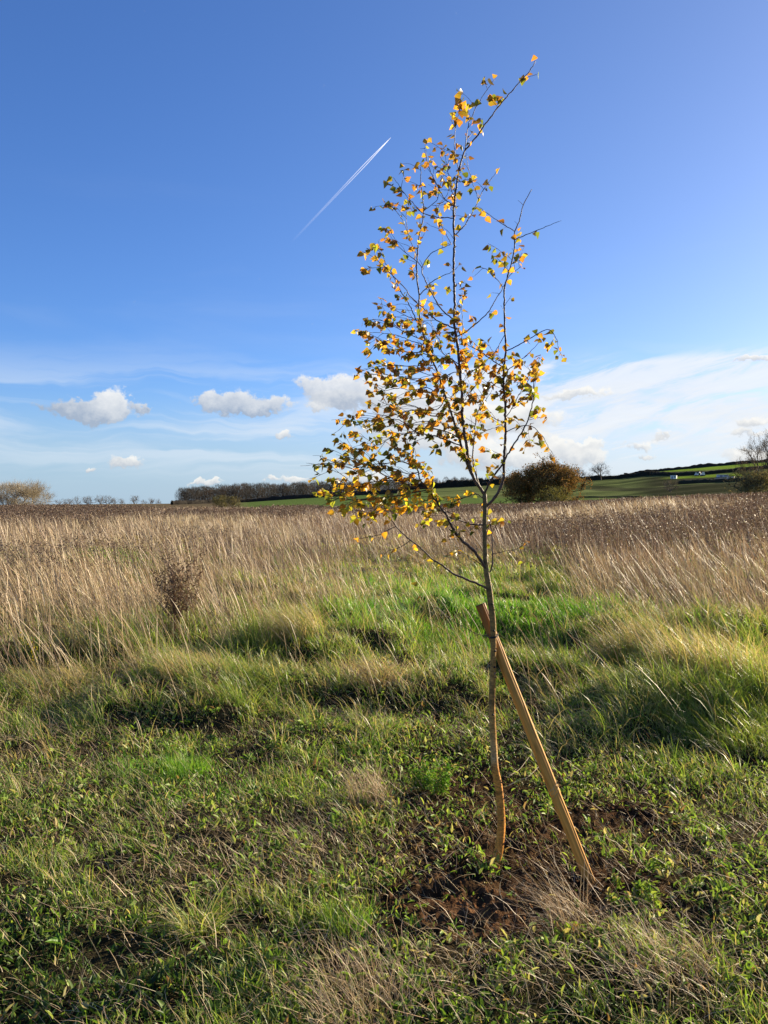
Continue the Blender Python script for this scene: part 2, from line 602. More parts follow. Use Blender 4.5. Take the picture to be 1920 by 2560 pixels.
def flakes(g, pos, size, az, tilt, roll, col, aspect=0.45, fold=0.15, col2=None):
    """small pointed leaves: 6 vertices each, folded on the midrib"""
    n = len(pos)
    if n == 0:
        return
    loc = np.array([(0, 0, 0), (-.5, .38, 1), (.5, .38, 1), (0, .45, 0), (-.33, .74, 1), (.33, .74, 1), (0, 1, 0)], float)
    X = loc[None, :, 0] * np.broadcast_to(np.asarray(aspect, float), (n,))[:, None] * size[:, None]
    Yv = (loc[None, :, 1]) * size[:, None]
    Zv = loc[None, :, 2] * fold * size[:, None] - (loc[None, :, 1] ** 2) * 0.12 * size[:, None]
    cr, sr = np.cos(roll)[:, None], np.sin(roll)[:, None]
    X, Zv = X * cr + Zv * sr, -X * sr + Zv * cr
    ct, st = np.cos(tilt)[:, None], np.sin(tilt)[:, None]
    Yv, Zv = Yv * ct - Zv * st, Yv * st + Zv * ct
    ca, sa = np.cos(az)[:, None], np.sin(az)[:, None]
    Xw, Yw = X * ca + Yv * sa, -X * sa + Yv * ca
    V = np.stack([Xw + pos[:, 0:1], Yw + pos[:, 1:2], Zv + pos[:, 2:3]], -1)
    tri = np.array([(0, 3, 1), (0, 2, 3), (1, 3, 4), (3, 2, 5), (4, 3, 6), (3, 5, 6)])
    Fc = (np.arange(n)[:, None, None] * 7 + tri[None]).reshape(-1, 3)
    C = np.repeat(col[:, None, :], 7, 1)
    if col2 is not None:
        wv = np.array([0, .8, .8, .1, 1, 1, 1.0])
        C = col[:, None, :] * (1 - wv)[None, :, None] + col2[:, None, :] * wv[None, :, None]
    g.add(V.reshape(-1, 3), Fc, C.reshape(-1, 3))


def scatter(n, r0, r1, p=1.0, half=35.0):
    """n points in the sector in front of the camera; areal density falls as r^-p"""
    e = 2.0 - p
    q = rng.random(n)
    r = (r0 ** e + q * (r1 ** e - r0 ** e)) ** (1 / e)
    a = np.radians((rng.random(n) * 2 - 1) * half)
    return r * np.sin(a), r * np.cos(a), r


def pick(n, pal, jit=0.18):
    """random colours from a palette [(weight, rgb)]"""
    wts = np.array([p[0] for p in pal], float)
    cs = np.array([p[1] for p in pal], float)
    i = rng.choice(len(pal), n, p=wts / wts.sum())
    c = cs[i] * (1 + (rng.random((n, 1)) * 2 - 1) * jit) * (1 + (rng.random((n, 3)) * 2 - 1) * 0.06)
    return c


STRAW = [(5, (.48, .37, .22)), (3, (.36, .27, .16)), (2, (.58, .48, .32)), (2, (.24, .17, .11))]
GREENS = [(4, (.105, .200, .028)), (4, (.170, .275, .042)), (3, (.26, .335, .065)), (2, (.050, .095, .024)), (2.0, (.36, .31, .15))]
DARKG = [(5, (.045, .085, .022)), (4, (.06, .11, .026)), (1, (.10, .14, .04))]  # dark-leaved plants; also stand in for shade at the lower left
VIVID = [(5, (.075, .22, .016)), (4, (.11, .28, .022)), (2, (.18, .32, .04))]
LIME = [(5, (.19, .29, .045)), (3, (.26, .34, .06)), (2, (.12, .19, .03)), (1.5, (.34, .31, .13))]
BROWN = [(5, (.135, .095, .070)), (4, (.18, .13, .095)), (3, (.085, .060, .045)), (1.5, (.28, .21, .15))]
WIND = -math.pi / 2       # everything leans to the left (-X)

# where the tall dry growth begins (picture row of its foot, by column)
DRY = ([-2000, 0, 250, 480, 620, 760, 860, 940, 1050, 1400, 1470, 1600, 1750, 1920, 4000],
       [1700, 1690, 1660, 1600, 1560, 1600, 1570, 1500, 1462, 1458, 1530, 1610, 1660, 1660, 1660])


def layout(x, y):
    u, v = ground_uv(x, y)
    nn = fbm(x, y, 1.1, 3, 101) - 0.5
    d = {}
    d['u'], d['v'] = u, v
    edge = np.interp(u, *DRY)
    far = sstep(v - nn * 110, edge + 25, edge - 45)
    gaps = 0.95 * blob(u, v, 250, 1425, 210, 26) + 1.1 * blob(u, v, 1210, 1580, 380, 52) + 0.6 * blob(u, v, 1000, 1490, 240, 30) \
        + 0.6 * blob(u, v, 520, 1500, 80, 30) + .7 * blob(u, v, 640, 1590, 120, 40) + .5 * blob(u, v, 900, 1290, 140, 5)
    d['dry'] = np.clip(far - gaps, 0, 1)
    n6 = fbm(x, y * .5, 5, 3, 109) - .5
    brn = 1.0 * blob(u, v, 100, 1300, 260, 26) + .9 * blob(u, v, 580, 1306, 140, 11) + .35 * blob(u, v, 900, 1290, 300, 14) \
        + 1.1 * blob(u, v, 1650, 1284, 420, 14) + .85 * blob(u, v, 1750, 1400, 380, 42) + .5 * blob(u, v, 1250, 1370, 200, 30) + .7 * blob(u, v, 1950, 1340, 160, 60)
    brn = sstep(brn + n6 * 1.3, .22, .62)
    d['brown'] = np.clip(brn - .8 * blob(u, v, 1500, 1330, 500, 12), 0, 1)
    d['vivid'] = np.clip(1.7 * blob(u, v, 1210, 1588, 330, 38) + 0.7 * blob(u, v, 420, 1925, 170, 80) + 0.5 * blob(u, v, 950, 1925, 130, 70)
                         + .6 * blob(u, v, 240, 1425, 200, 26) + .5 * blob(u, v, 1010, 1490, 250, 30) + .5 * blob(u, v, 560, 2000, 120, 50), 0, 1)
    d['lime'] = np.clip(1.25 * blob(u, v, 1800, 1800, 240, 100) + .6 * blob(u, v, 700, 1680, 180, 50) + .5 * blob(u, v, 1480, 1850, 100, 40)
                        + .45 * blob(u, v, 860, 2320, 90, 80) + .4 * blob(u, v, 1150, 1660, 160, 40), 0, 1)
    d['soil'] = soil_map(x, y)
    d['lawn'] = np.clip(1.1 * blob(u, v, 1160, 1690, 330, 75), 0, 1)
    d['straw'] = np.clip(0.8 * blob(u, v, 90, 1880, 190, 120) + .7 * blob(u, v, 800, 2110, 260, 90) + .8 * blob(u, v, 1430, 2280, 210, 80)
                         + .7 * blob(u, v, 1600, 2450, 330, 90) + .6 * blob(u, v, 980, 2480, 260, 90) + .5 * blob(u, v, 620, 2230, 250, 60)
                         + .5 * blob(u, v, 1750, 2150, 200, 120) + .35 + nn * .5, 0, 1)
    return d


def face_rand(n):
    return rng.random(n) * math.pi * 2


# ---- short green grass
def build_short_grass():
    g = Geo()
    n = 640000
    x, y, r = scatter(n, 1.7, 26, 1.15)
    L = layout(x, y)
    clump = fbm(x, y, 0.16, 2, 111)
    big = fbm(x, y, 0.7, 3, 117)
    keep = rng.random(n) < np.clip((1 - 0.9 * L['soil']) * (0.10 + 1.3 * sstep(clump, .38, .66)) * (0.4 + .9 * sstep(big, .3, .6)) * (1 - .45 * L['straw'])
                                   + L['vivid'] + L['lime'], 0, 1) * (1 - .55 * L['dry'])
    x, y, r = x[keep], y[keep], r[keep]
    L = {k: a[keep] for k, a in L.items()}
    clump = clump[keep]
    n = len(x)
    z = terrain(x, y) - 0.008
    h = (0.035 + 0.075 * rng.random(n) ** 1.3) * (0.65 + 0.9 * clump)
    h = h * (.55 + .95 * sstep(fbm(x, y, .45, 2, 119), .3, .65))
    h = h * (.72 + .28 * sstep(r, 4, 7)) * (1 - .5 * L['lawn']) * (1 + 1.0 * L['lime'] + .35 * L['vivid']) * (1 + .9 * sstep(r, 4.5, 8.5)) * (1 - .35 * L['soil'])
    w = (0.0028 + 0.0042 * rng.random(n) ** 1.5) * np.maximum(1, r / 5.0)
    col = pick(n, GREENS)
    dk = rng.random(n) < np.clip(.9 * blob(L['u'], L['v'], 130, 2440, 420, 150) + .5 * blob(L['u'], L['v'], 1000, 2560, 900, 60), 0, .85)  # darker greens painted in for the shade along the bottom and lower left
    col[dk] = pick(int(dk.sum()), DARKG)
    vm = rng.random(n) < L['vivid']
    col[vm] = pick(int(vm.sum()), VIVID)
    lm = rng.random(n) < L['lime']
    col[lm] = pick(int(lm.sum()), LIME)
    az = np.where(rng.random(n) < .4, WIND + rng.normal(0, .7, n), face_rand(n))
    lean = np.clip(rng.normal(.55, .25, n), .05, .95)
    tip = col * (1.1 + .2 * rng.random((n, 1)))
    dead = (rng.random(n) < .25) & ~dk
    tip[dead] = pick(int(dead.sum()), STRAW) * .8
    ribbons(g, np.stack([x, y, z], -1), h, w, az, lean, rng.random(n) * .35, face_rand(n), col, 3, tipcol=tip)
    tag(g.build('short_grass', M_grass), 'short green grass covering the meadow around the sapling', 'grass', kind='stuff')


# ---- low broad leaved herbs
def build_herbs():
    g = Geo()
    n = 90000
    x, y, r = scatter(n, 1.8, 9, 1.2)
    L = layout(x, y)
    cl = fbm(x, y, .22, 2, 131)
    u, v = L['u'], L['v']
    p = np.clip(.10 + 1.4 * sstep(cl, .45, .66) + .5 * blob(u, v, 950, 1920, 150, 80) + .5 * blob(u, v, 1250, 2050, 300, 150), 0, 1) * (1 - .97 * L['soil'] * sstep(fbm(x, y, .3, 2, 133), .30, .50)) \
        * (1 - .93 * blob(u, v, 1200, 2290, 190, 50)) * sstep(r, 9, 6.5)
    keep = rng.random(n) < p
    x, y, r = x[keep], y[keep], r[keep]
    n = len(x)
    z = terrain(x, y) + bump_clods(x, y, soil_map(x, y)) + rng.random(n) * .035 + .004
    size = .016 + .034 * rng.random(n) ** 1.6
    col = pick(n, [(5, (.13, .22, .04)), (4, (.20, .30, .055)), (1.8, (.27, .33, .09)), (1.6, (.40, .36, .17)), (1.0, (.24, .15, .08))], .25)  # leaf tones, with pale yellow greens added as painted sunlit highlights
    u, v = ground_uv(x, y)
    dk = rng.random(n) < np.clip(1.0 * blob(u, v, 130, 2440, 420, 150) + .5 * blob(u, v, 1000, 2560, 900, 60), 0, .85)  # herbs coloured darker over the same area, imitating its shade
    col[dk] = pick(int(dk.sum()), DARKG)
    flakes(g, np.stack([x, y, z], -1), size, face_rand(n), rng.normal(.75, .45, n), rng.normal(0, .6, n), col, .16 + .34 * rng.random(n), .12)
    # leaf rosettes: plantain, dock and thistle seedlings
    m = 900
    x, y, r = scatter(m, 1.9, 8.5, 1.1)
    k = rng.random(m) < (1 - .7 * soil_map(x, y))
    x, y = x[k], y[k]
    m = len(x)
    per = 9
    i = np.repeat(np.arange(m), per)
    big = (.022 + .055 * rng.random(m) ** 2)[i]
    zz = terrain(x, y)[i] + .006 + .02 * rng.random(len(i))
    cc = pick(m, [(4, (.10, .18, .035)), (3, (.15, .24, .05)), (2, (.24, .30, .08)), (1.5, (.055, .10, .025))], .2)[i] * (.8 + .4 * rng.random((len(i), 1)))
    flakes(g, np.stack([x[i] + rng.normal(0, .006, len(i)), y[i] + rng.normal(0, .006, len(i)), zz], -1), big * (.6 + .5 * rng.random(len(i))), face_rand(len(i)),
           np.clip(rng.normal(.55, .3, len(i)), .05, 1.3), rng.normal(0, .3, len(i)), cc, (.14 + .2 * rng.random(m))[i], .14, cc * 1.15)
    tag(g.build('low_herbs', M_herb), 'low broad leaved weeds and clover scattered between grass and bare soil', 'ground cover', kind='stuff')


# ---- flattened straw
def build_litter():
    g = Geo()
    n = 105000
    x, y, r = scatter(n, 1.8, 13, 1.15)
    L = layout(x, y)
    keep = rng.random(n) < np.clip(L['straw'] * 1.05 + .12, 0, 1) * (1 - .45 * L['soil']) * (1 - .75 * L['vivid']) * (1 - .8 * blob(L['u'], L['v'], 130, 2450, 420, 130)) * (1 - .85 * blob(L['u'], L['v'], 1200, 2290, 180, 50))  # fewer pale stems at lower left, where shade is put into the colours
    x, y, r = x[keep], y[keep], r[keep]
    n = len(x)
    z = terrain(x, y) + rng.random(n) ** 1.3 * .06 + .006
    h = .03 + .16 * rng.random(n) ** 2.2
    w = (.0013 + .0022 * rng.random(n) ** 1.5) * np.maximum(1, r / 4.5)
    col = pick(n, STRAW, .25)
    az = np.where(rng.random(n) < .5, WIND + .3 + rng.normal(0, .6, n), face_rand(n))
    ribbons(g, np.stack([x, y, z], -1), h, w, az, np.clip(rng.normal(.86, .17, n), .2, .985), rng.random(n) * .2, face_rand(n), col, 3, powr=1.15,
            kink=(rng.normal(0, .06, n)[:, None], rng.normal(0, .06, n)[:, None]))
    tag(g.build('straw_litter', M_straw), 'pale flattened dead grass stems lying over the turf', 'dead grass', kind='stuff')


# ---- mid-height tufted grass, olive to straw
def build_tufts():
    g = Geo()
    m = 13000
    cx, cy, cr = scatter(m, 3.6, 34, 1.1)
    L = layout(cx, cy)
    nz = fbm(cx, cy, 1.3, 3, 141)
    p = np.clip((.05 + .5 * sstep(cr, 4.8, 7) + .45 * L['dry'] + .9 * L['lime']) * (.10 + 1.3 * sstep(nz, .40, .62)), 0, 1) * (1 - L['soil']) * (1 - .95 * L['vivid']) * (1 - .85 * L['lawn'])
    keep = rng.random(m) < p
    cx, cy, cr = cx[keep], cy[keep], cr[keep]
    L = {k: a[keep] for k, a in L.items()}
    nz = nz[keep]
    m = len(cx)
    nb = 26
    i = np.repeat(np.arange(m), nb)
    n = len(i)
    rad = (.03 + .09 * rng.random(m))[i] * np.sqrt(rng.random(n))
    a = face_rand(n)
    x, y = cx[i] + rad * np.sin(a), cy[i] + rad * np.cos(a)
    r = cr[i]
    z = terrain(x, y) - .01
    h = (.16 + .20 * rng.random(m))[i] * (.6 + .6 * rng.random(n)) * (1 + .25 * L['lime'][i])
    w = (.0034 + .0036 * rng.random(n)) * np.maximum(1, r / 7.0)
    dryc = np.clip(.18 + .45 * L['dry'] + (nz - .5) * 1.2 - .5 * L['lime'], 0, 1)[i]
    col = pick(n, GREENS)
    lm = rng.random(n) < np.clip(L['lime'] + .15, 0, 1)[i]
    col[lm] = pick(int(lm.sum()), LIME)
    dm = rng.random(n) < dryc
    col[dm] = pick(int(dm.sum()), STRAW) * .8
    tip = np.where(rng.random((n, 1)) < .55, pick(n, STRAW) * .9, col * 1.2)
    az = np.where(rng.random(n) < .6, WIND + rng.normal(0, .6, n), a)
    ribbons(g, np.stack([x, y, z], -1), h, w, az, np.clip(rng.normal(.62, .2, n), .1, .96), .15 + rng.random(n) * .45, face_rand(n), col, 4, tipcol=tip)
    tag(g.build('tufted_grass', M_grass), 'tufted olive meadow grass bowed to the left beyond the planted tree', 'grass', kind='stuff')


STALK_PROF5 = np.array([1, .85, .75, 1.5, 1.6, 0])


# ---- tall dry grass
def build_dry():
    g = Geo()
    n = 820000
    x, y, r = scatter(n, 5.4, 135, 1.05)
    L = layout(x, y)
    nz = fbm(x, y, 1.5, 3, 151)
    front = sstep(r, 6, 20)
    keep = rng.random(n) < np.clip(L['dry'] * (.05 + .30 * front + (1.0 - .3 * front) * sstep(nz, .40, .66)) * (.14 + .88 * sstep(fbm(x, y * .6, 2.6, 3, 155), .44, .57) * 1.0 + .4 * sstep(r, 25, 45)), 0, 1) * (1 - .55 * L['brown'])
    x, y, r = x[keep], y[keep], r[keep]
    L = {k: a[keep] for k, a in L.items()}
    nz = nz[keep]
    n = len(x)
    z = terrain(x, y) - .01
    tall = rng.random(n) < .36
    h = np.where(tall, .62 + .42 * rng.random(n), .25 + .35 * rng.random(n)) * (.75 + .5 * nz)
    h = h * (.62 + .75 * fbm(x, y, 4.5, 3, 159)) * (1 - .3 * sstep(r, 30, 90) * (L['u'] < 1500))
    w = (.0020 + .0020 * rng.random(n)) * np.maximum(1, r / 9.0) ** .8
    col = pick(n, STRAW) * np.array([.76, .75, .82])
    mix_ = np.clip(fbm(x, y * .55, 3.4, 3, 157) * 3.0 - 1.1 + .5 * sstep(L['u'], 1250, 1700) + .15 * sstep(r, 25, 60), 0, .85)
    bm = rng.random(n) < mix_
    col[bm] = pick(int(bm.sum()), BROWN) * 1.15
    pale = rng.random(n) < np.clip(.9 * sstep(fbm(x, y * .5, 4, 3, 163), .54, .64) + blob(L['u'], L['v'], 300, 1335, 130, 26) + .8 * blob(L['u'], L['v'], 1500, 1330, 450, 10), 0, 1)
    col[pale] = pick(int(pale.sum()), [(1, (.46, .38, .25)), (1, (.38, .30, .18))])
    gm = (rng.random(n) < .25 * sstep(r, 22, 8)) & ~tall
    col[gm] = pick(int(gm.sum()), GREENS)
    az = WIND + rng.normal(0, .9, n) + (fbm(x, y, 2.2, 2, 171) - .5) * 1.6
    lean = np.clip(.47 + (fbm(x, y, 1.1, 2, 173) - .5) * .9 + rng.normal(0, .22, n), .03, .95)
    ribbons(g, np.stack([x, y, z], -1)[tall], h[tall], w[tall], az[tall], lean[tall], rng.random(tall.sum()) * .12, face_rand(tall.sum()), col[tall], 5,
            prof=STALK_PROF5, powr=1.35, tipcol=col[tall] * 1.08)
    s = ~tall
    ribbons(g, np.stack([x, y, z], -1)[s], h[s], w[s] * 1.15, az[s] + rng.normal(0, .4, s.sum()), np.clip(lean[s] + .12, 0, .95), .1 + rng.random(s.sum()) * .4,
            face_rand(s.sum()), col[s] * .92, 3)
    m = 34000
    x, y, r = scatter(m, 5.4, 15, .8)
    u, v = ground_uv(x, y)
    cn = sstep(fbm(x, y, .7, 2, 181), .46, .66)
    p = (.95 * sstep(u, 760, 420) * sstep(v, 1750, 1690) * (1 - .6 * blob(u, v, 440, 1580, 90, 60)) + .9 * sstep(u, 1400, 1540) * sstep(v, 1690, 1610) + .55 * blob(u, v, 740, 1560, 130, 70) + .05) * (.12 + .9 * cn) * (1 - .7 * blob(u, v, 240, 1425, 180, 22))
    k = rng.random(m) < p
    x, y, r, cn = x[k], y[k], r[k], cn[k]
    m = len(x)
    hh = .40 + .5 * rng.random(m)
    c2 = pick(m, STRAW) * .88
    ribbons(g, np.stack([x, y, terrain(x, y) - .01], -1), hh, (.0024 + .002 * rng.random(m)) * np.maximum(1, r / 9), WIND + rng.normal(0, .6, m),
            np.clip(rng.normal(.36, .18, m), .02, .85), rng.random(m) * .15, face_rand(m), c2, 5, prof=STALK_PROF5, powr=1.5, tipcol=c2 * 1.1)
    tag(g.build('tall_dry_grass', M_straw), 'tall straw coloured grass leaning left across the whole field', 'dry grass', kind='stuff')


# ---- dead brown weeds
def build_brown():
    g = Geo()
    n = 110000
    x, y, r = scatter(n, 9, 120, 1.0)
    L = layout(x, y)
    keep = rng.random(n) < np.clip(L['brown'] * L['dry'] * 1.3, 0, 1)
    x, y, r = x[keep], y[keep], r[keep]
    u = L['u'][keep]
    n = len(x)
    z = terrain(x, y)
    h = (.55 + .42 * rng.random(n)) * (.8 + .35 * fbm(x, y, 2, 2, 161))
    w = .005 * np.maximum(1, r / 9.0)
    col = pick(n, BROWN)
    az = WIND + rng.normal(0, .8, n)
    lean = np.clip(rng.normal(.28, .14, n), 0, .7)
    base = np.stack([x, y, z], -1)
    ribbons(g, base, h, w, az, lean, np.zeros(n), face_rand(n), col, 3, powr=1.3)
    k = 9
    i = np.repeat(np.arange(n), k)
    t = .35 + .65 * rng.random(len(i))
    up = np.sqrt(1 - lean[i] ** 2)
    off = rng.normal(0, .05, (len(i), 2))
    p = np.stack([x[i] + lean[i] * h[i] * t ** 1.3 * np.sin(az[i]) + off[:, 0], y[i] + lean[i] * h[i] * t ** 1.3 * np.cos(az[i]) + off[:, 1], z[i] + up * h[i] * t], -1)
    sz = (.018 + .030 * rng.random(len(i))) * np.maximum(1, r[i] / 14.0) ** .7
    flakes(g, p, sz, face_rand(len(i)), rng.normal(.3, .8, len(i)), rng.normal(0, .9, len(i)), pick(len(i), BROWN, .3), .5, .2)
    tag(g.build('dead_weeds', M_straw), 'dark brown dead weeds standing thick along the back of the field', 'dead weeds', kind='stuff')


def build_clods():
    g = Geo()
    n = 15000
    x, y, r = scatter(n, 2.0, 7, 1.2)
    s = soil_map(x, y)
    keep = rng.random(n) < np.clip(s * 1.3 - .25, 0, 1)
    x, y, s = x[keep], y[keep], s[keep]
    n = len(x)
    z = terrain(x, y) + bump_clods(x, y, s)
    ico = np.array([(0, 0, 1), (.9, 0, .4), (.28, .85, .4), (-.72, .53, .4), (-.72, -.53, .4), (.28, -.85, .4), (.72, .53, -.4), (-.28, .85, -.4), (-.9, 0, -.4), (-.28, -.85, -.4), (.72, -.53, -.4), (0, 0, -1)])
    tri = np.array([(0, 1, 2), (0, 2, 3), (0, 3, 4), (0, 4, 5), (0, 5, 1), (1, 6, 2), (2, 7, 3), (3, 8, 4), (4, 9, 5), (5, 10, 1), (2, 6, 7), (3, 7, 8), (4, 8, 9), (5, 9, 10), (1, 10, 6), (6, 11, 7), (7, 11, 8), (8, 11, 9), (9, 11, 10), (10, 11, 6)])
    sz = .003 + .014 * rng.random(n) ** 3
    V = ico[None] * (sz[:, None, None]) * (1 + rng.normal(0, .28, (n, 12, 3))) * np.array([1, 1, .75])
    V = V + np.stack([x, y, z + sz * .25], -1)[:, None, :]
    u, v = ground_uv(x, y)
    red = blob(u, v, 1200, 2290, 200, 60)
    c = lerpc((.055, .034, .020), (.15, .075, .036), np.clip(red + rng.random(n) * .4, 0, 1))
    g.add(V.reshape(-1, 3), (np.arange(n)[:, None, None] * 12 + tri[None]).reshape(-1, 3), np.repeat(c[:, None], 12, 1).reshape(-1, 3))
    tag(g.build('soil_crumbs', M_soil, smooth=False), 'loose reddish brown soil crumbs around the foot of the sapling', 'soil', kind='stuff')


build_short_grass()
build_herbs()
build_litter()
build_tufts()
build_dry()
build_brown()
build_clods()


# ------------------------------------------------------------------ tubes
def catmull(P, step):
    P = [Vector(p) for p in P]
    if len(P) < 3:
        n = max(1, int((P[-1] - P[0]).length / step))
        return [P[0].lerp(P[-1], i / n) for i in range(n + 1)]
    out = []
    for i in range(len(P) - 1):
        p0 = P[i - 1] if i else P[0] * 2 - P[1]
        p1, p2 = P[i], P[i + 1]
        p3 = P[i + 2] if i + 2 < len(P) else P[-1] * 2 - P[-2]
        n = max(1, int((p2 - p1).length / step))
        for j in range(n):
            t = j / n
            out.append(0.5 * ((2 * p1) + (p2 - p0) * t + (2 * p0 - 5 * p1 + 4 * p2 - p3) * t * t + (3 * p1 - p0 - 3 * p2 + p3) * t ** 3))
    out.append(P[-1])
    return out


def tube(g, pts, rad, col, sides=8, cap=True, wob=None):
    n = len(pts)
    P = np.array([tuple(p) for p in pts], float)
    T = np.gradient(P, axis=0)
    T /= np.linalg.norm(T, axis=1)[:, None] + 1e-12
    ref = np.array([0.13, -1.0, 0.07])
    if abs(T[0] @ ref) > .9:
        ref = np.array([1.0, 0, 0.1])
    A = np.empty_like(P)
    a = ref - T[0] * (T[0] @ ref)
    for i in range(n):
        a = a - T[i] * (T[i] @ a)
        a = a / (np.linalg.norm(a) + 1e-12)
        A[i] = a
    B = np.cross(T, A)
    th = np.arange(sides) * 2 * math.pi / sides
    rr = np.repeat(np.asarray(rad, float)[:, None], sides, 1)
    if wob is not None:
        rr = rr * wob(n, sides, th)
    V = P[:, None, :] + rr[..., None] * (np.cos(th)[None, :, None] * A[:, None, :] + np.sin(th)[None, :, None] * B[:, None, :])
    idx = np.arange(n * sides).reshape(n, sides)
    a_, b_ = idx[:-1], np.roll(idx, -1, 1)[:-1]
    d_, e_ = idx[1:], np.roll(idx, -1, 1)[1:]
    f = [np.stack([a_, b_, e_], -1).reshape(-1, 3), np.stack([a_, e_, d_], -1).reshape(-1, 3)]
    V = V.reshape(-1, 3)
    col = np.asarray(col, float)
    C = np.repeat(col[None], n * sides, 0) if col.ndim == 1 else np.repeat(col, sides, 0)
    if cap:
        V = np.concatenate([V, P[-1:], P[:1]])
        C = np.concatenate([C, C[-1:], C[:1]])
        k = n * sides
        l, s0 = idx[-1], idx[0]
        f.append(np.stack([l, np.roll(l, -1), np.full(sides, k)], -1))
        f.append(np.stack([np.roll(s0, -1), s0, np.full(sides, k + 1)], -1))
    g.add(V, np.concatenate(f), C)


# ------------------------------------------------------------------ birch sapling
TREE_Y = 3.335
CR = dict(A=(800, 100, 2.37), B=(750, 750, 2.212), C4=(840, 600, 5.53), C5=(1100, 600, 4.879), C6=(860, 880, 5.53), C7=(1110, 900, 5.53),
          C8=(800, 1130, 5.53), C9=(1080, 1150, 5.53), D1=(1150, 1480, 6.636), D2=(1150, 1880, 4.1475), S=(0, 0, 1.0))


def cv(cr, *pts):
    x0, y0, s = CR[cr]
    return [(x0 + a / s, y0 + b / s) for a, b in pts]


TRUNK = cv('D2', (352, 1235), (362, 1150), (400, 1050), (422, 860), (425, 700), (415, 500), (395, 330), (368, 190), (356, 60)) + \
    cv('D1', (530, 2030), (530, 1800), (542, 1500), (550, 1200), (556, 900), (552, 730), (543, 500), (525, 300), (507, 150), (490, 0)) + \
    cv('C9', (772, 1650), (746, 1480), (730, 1200), (726, 900), (733, 650), (728, 470))
TRUNK_R = [15.5, 13, 11, 10.2, 10, 9.8, 9.6, 9.8, 9, 8.2, 8, 7.4, 7.3, 7.3, 7.3, 7.6, 8.0, 7.8, 7.6, 7.2, 6.6, 5.8, 5.5, 5.5, 5.2]
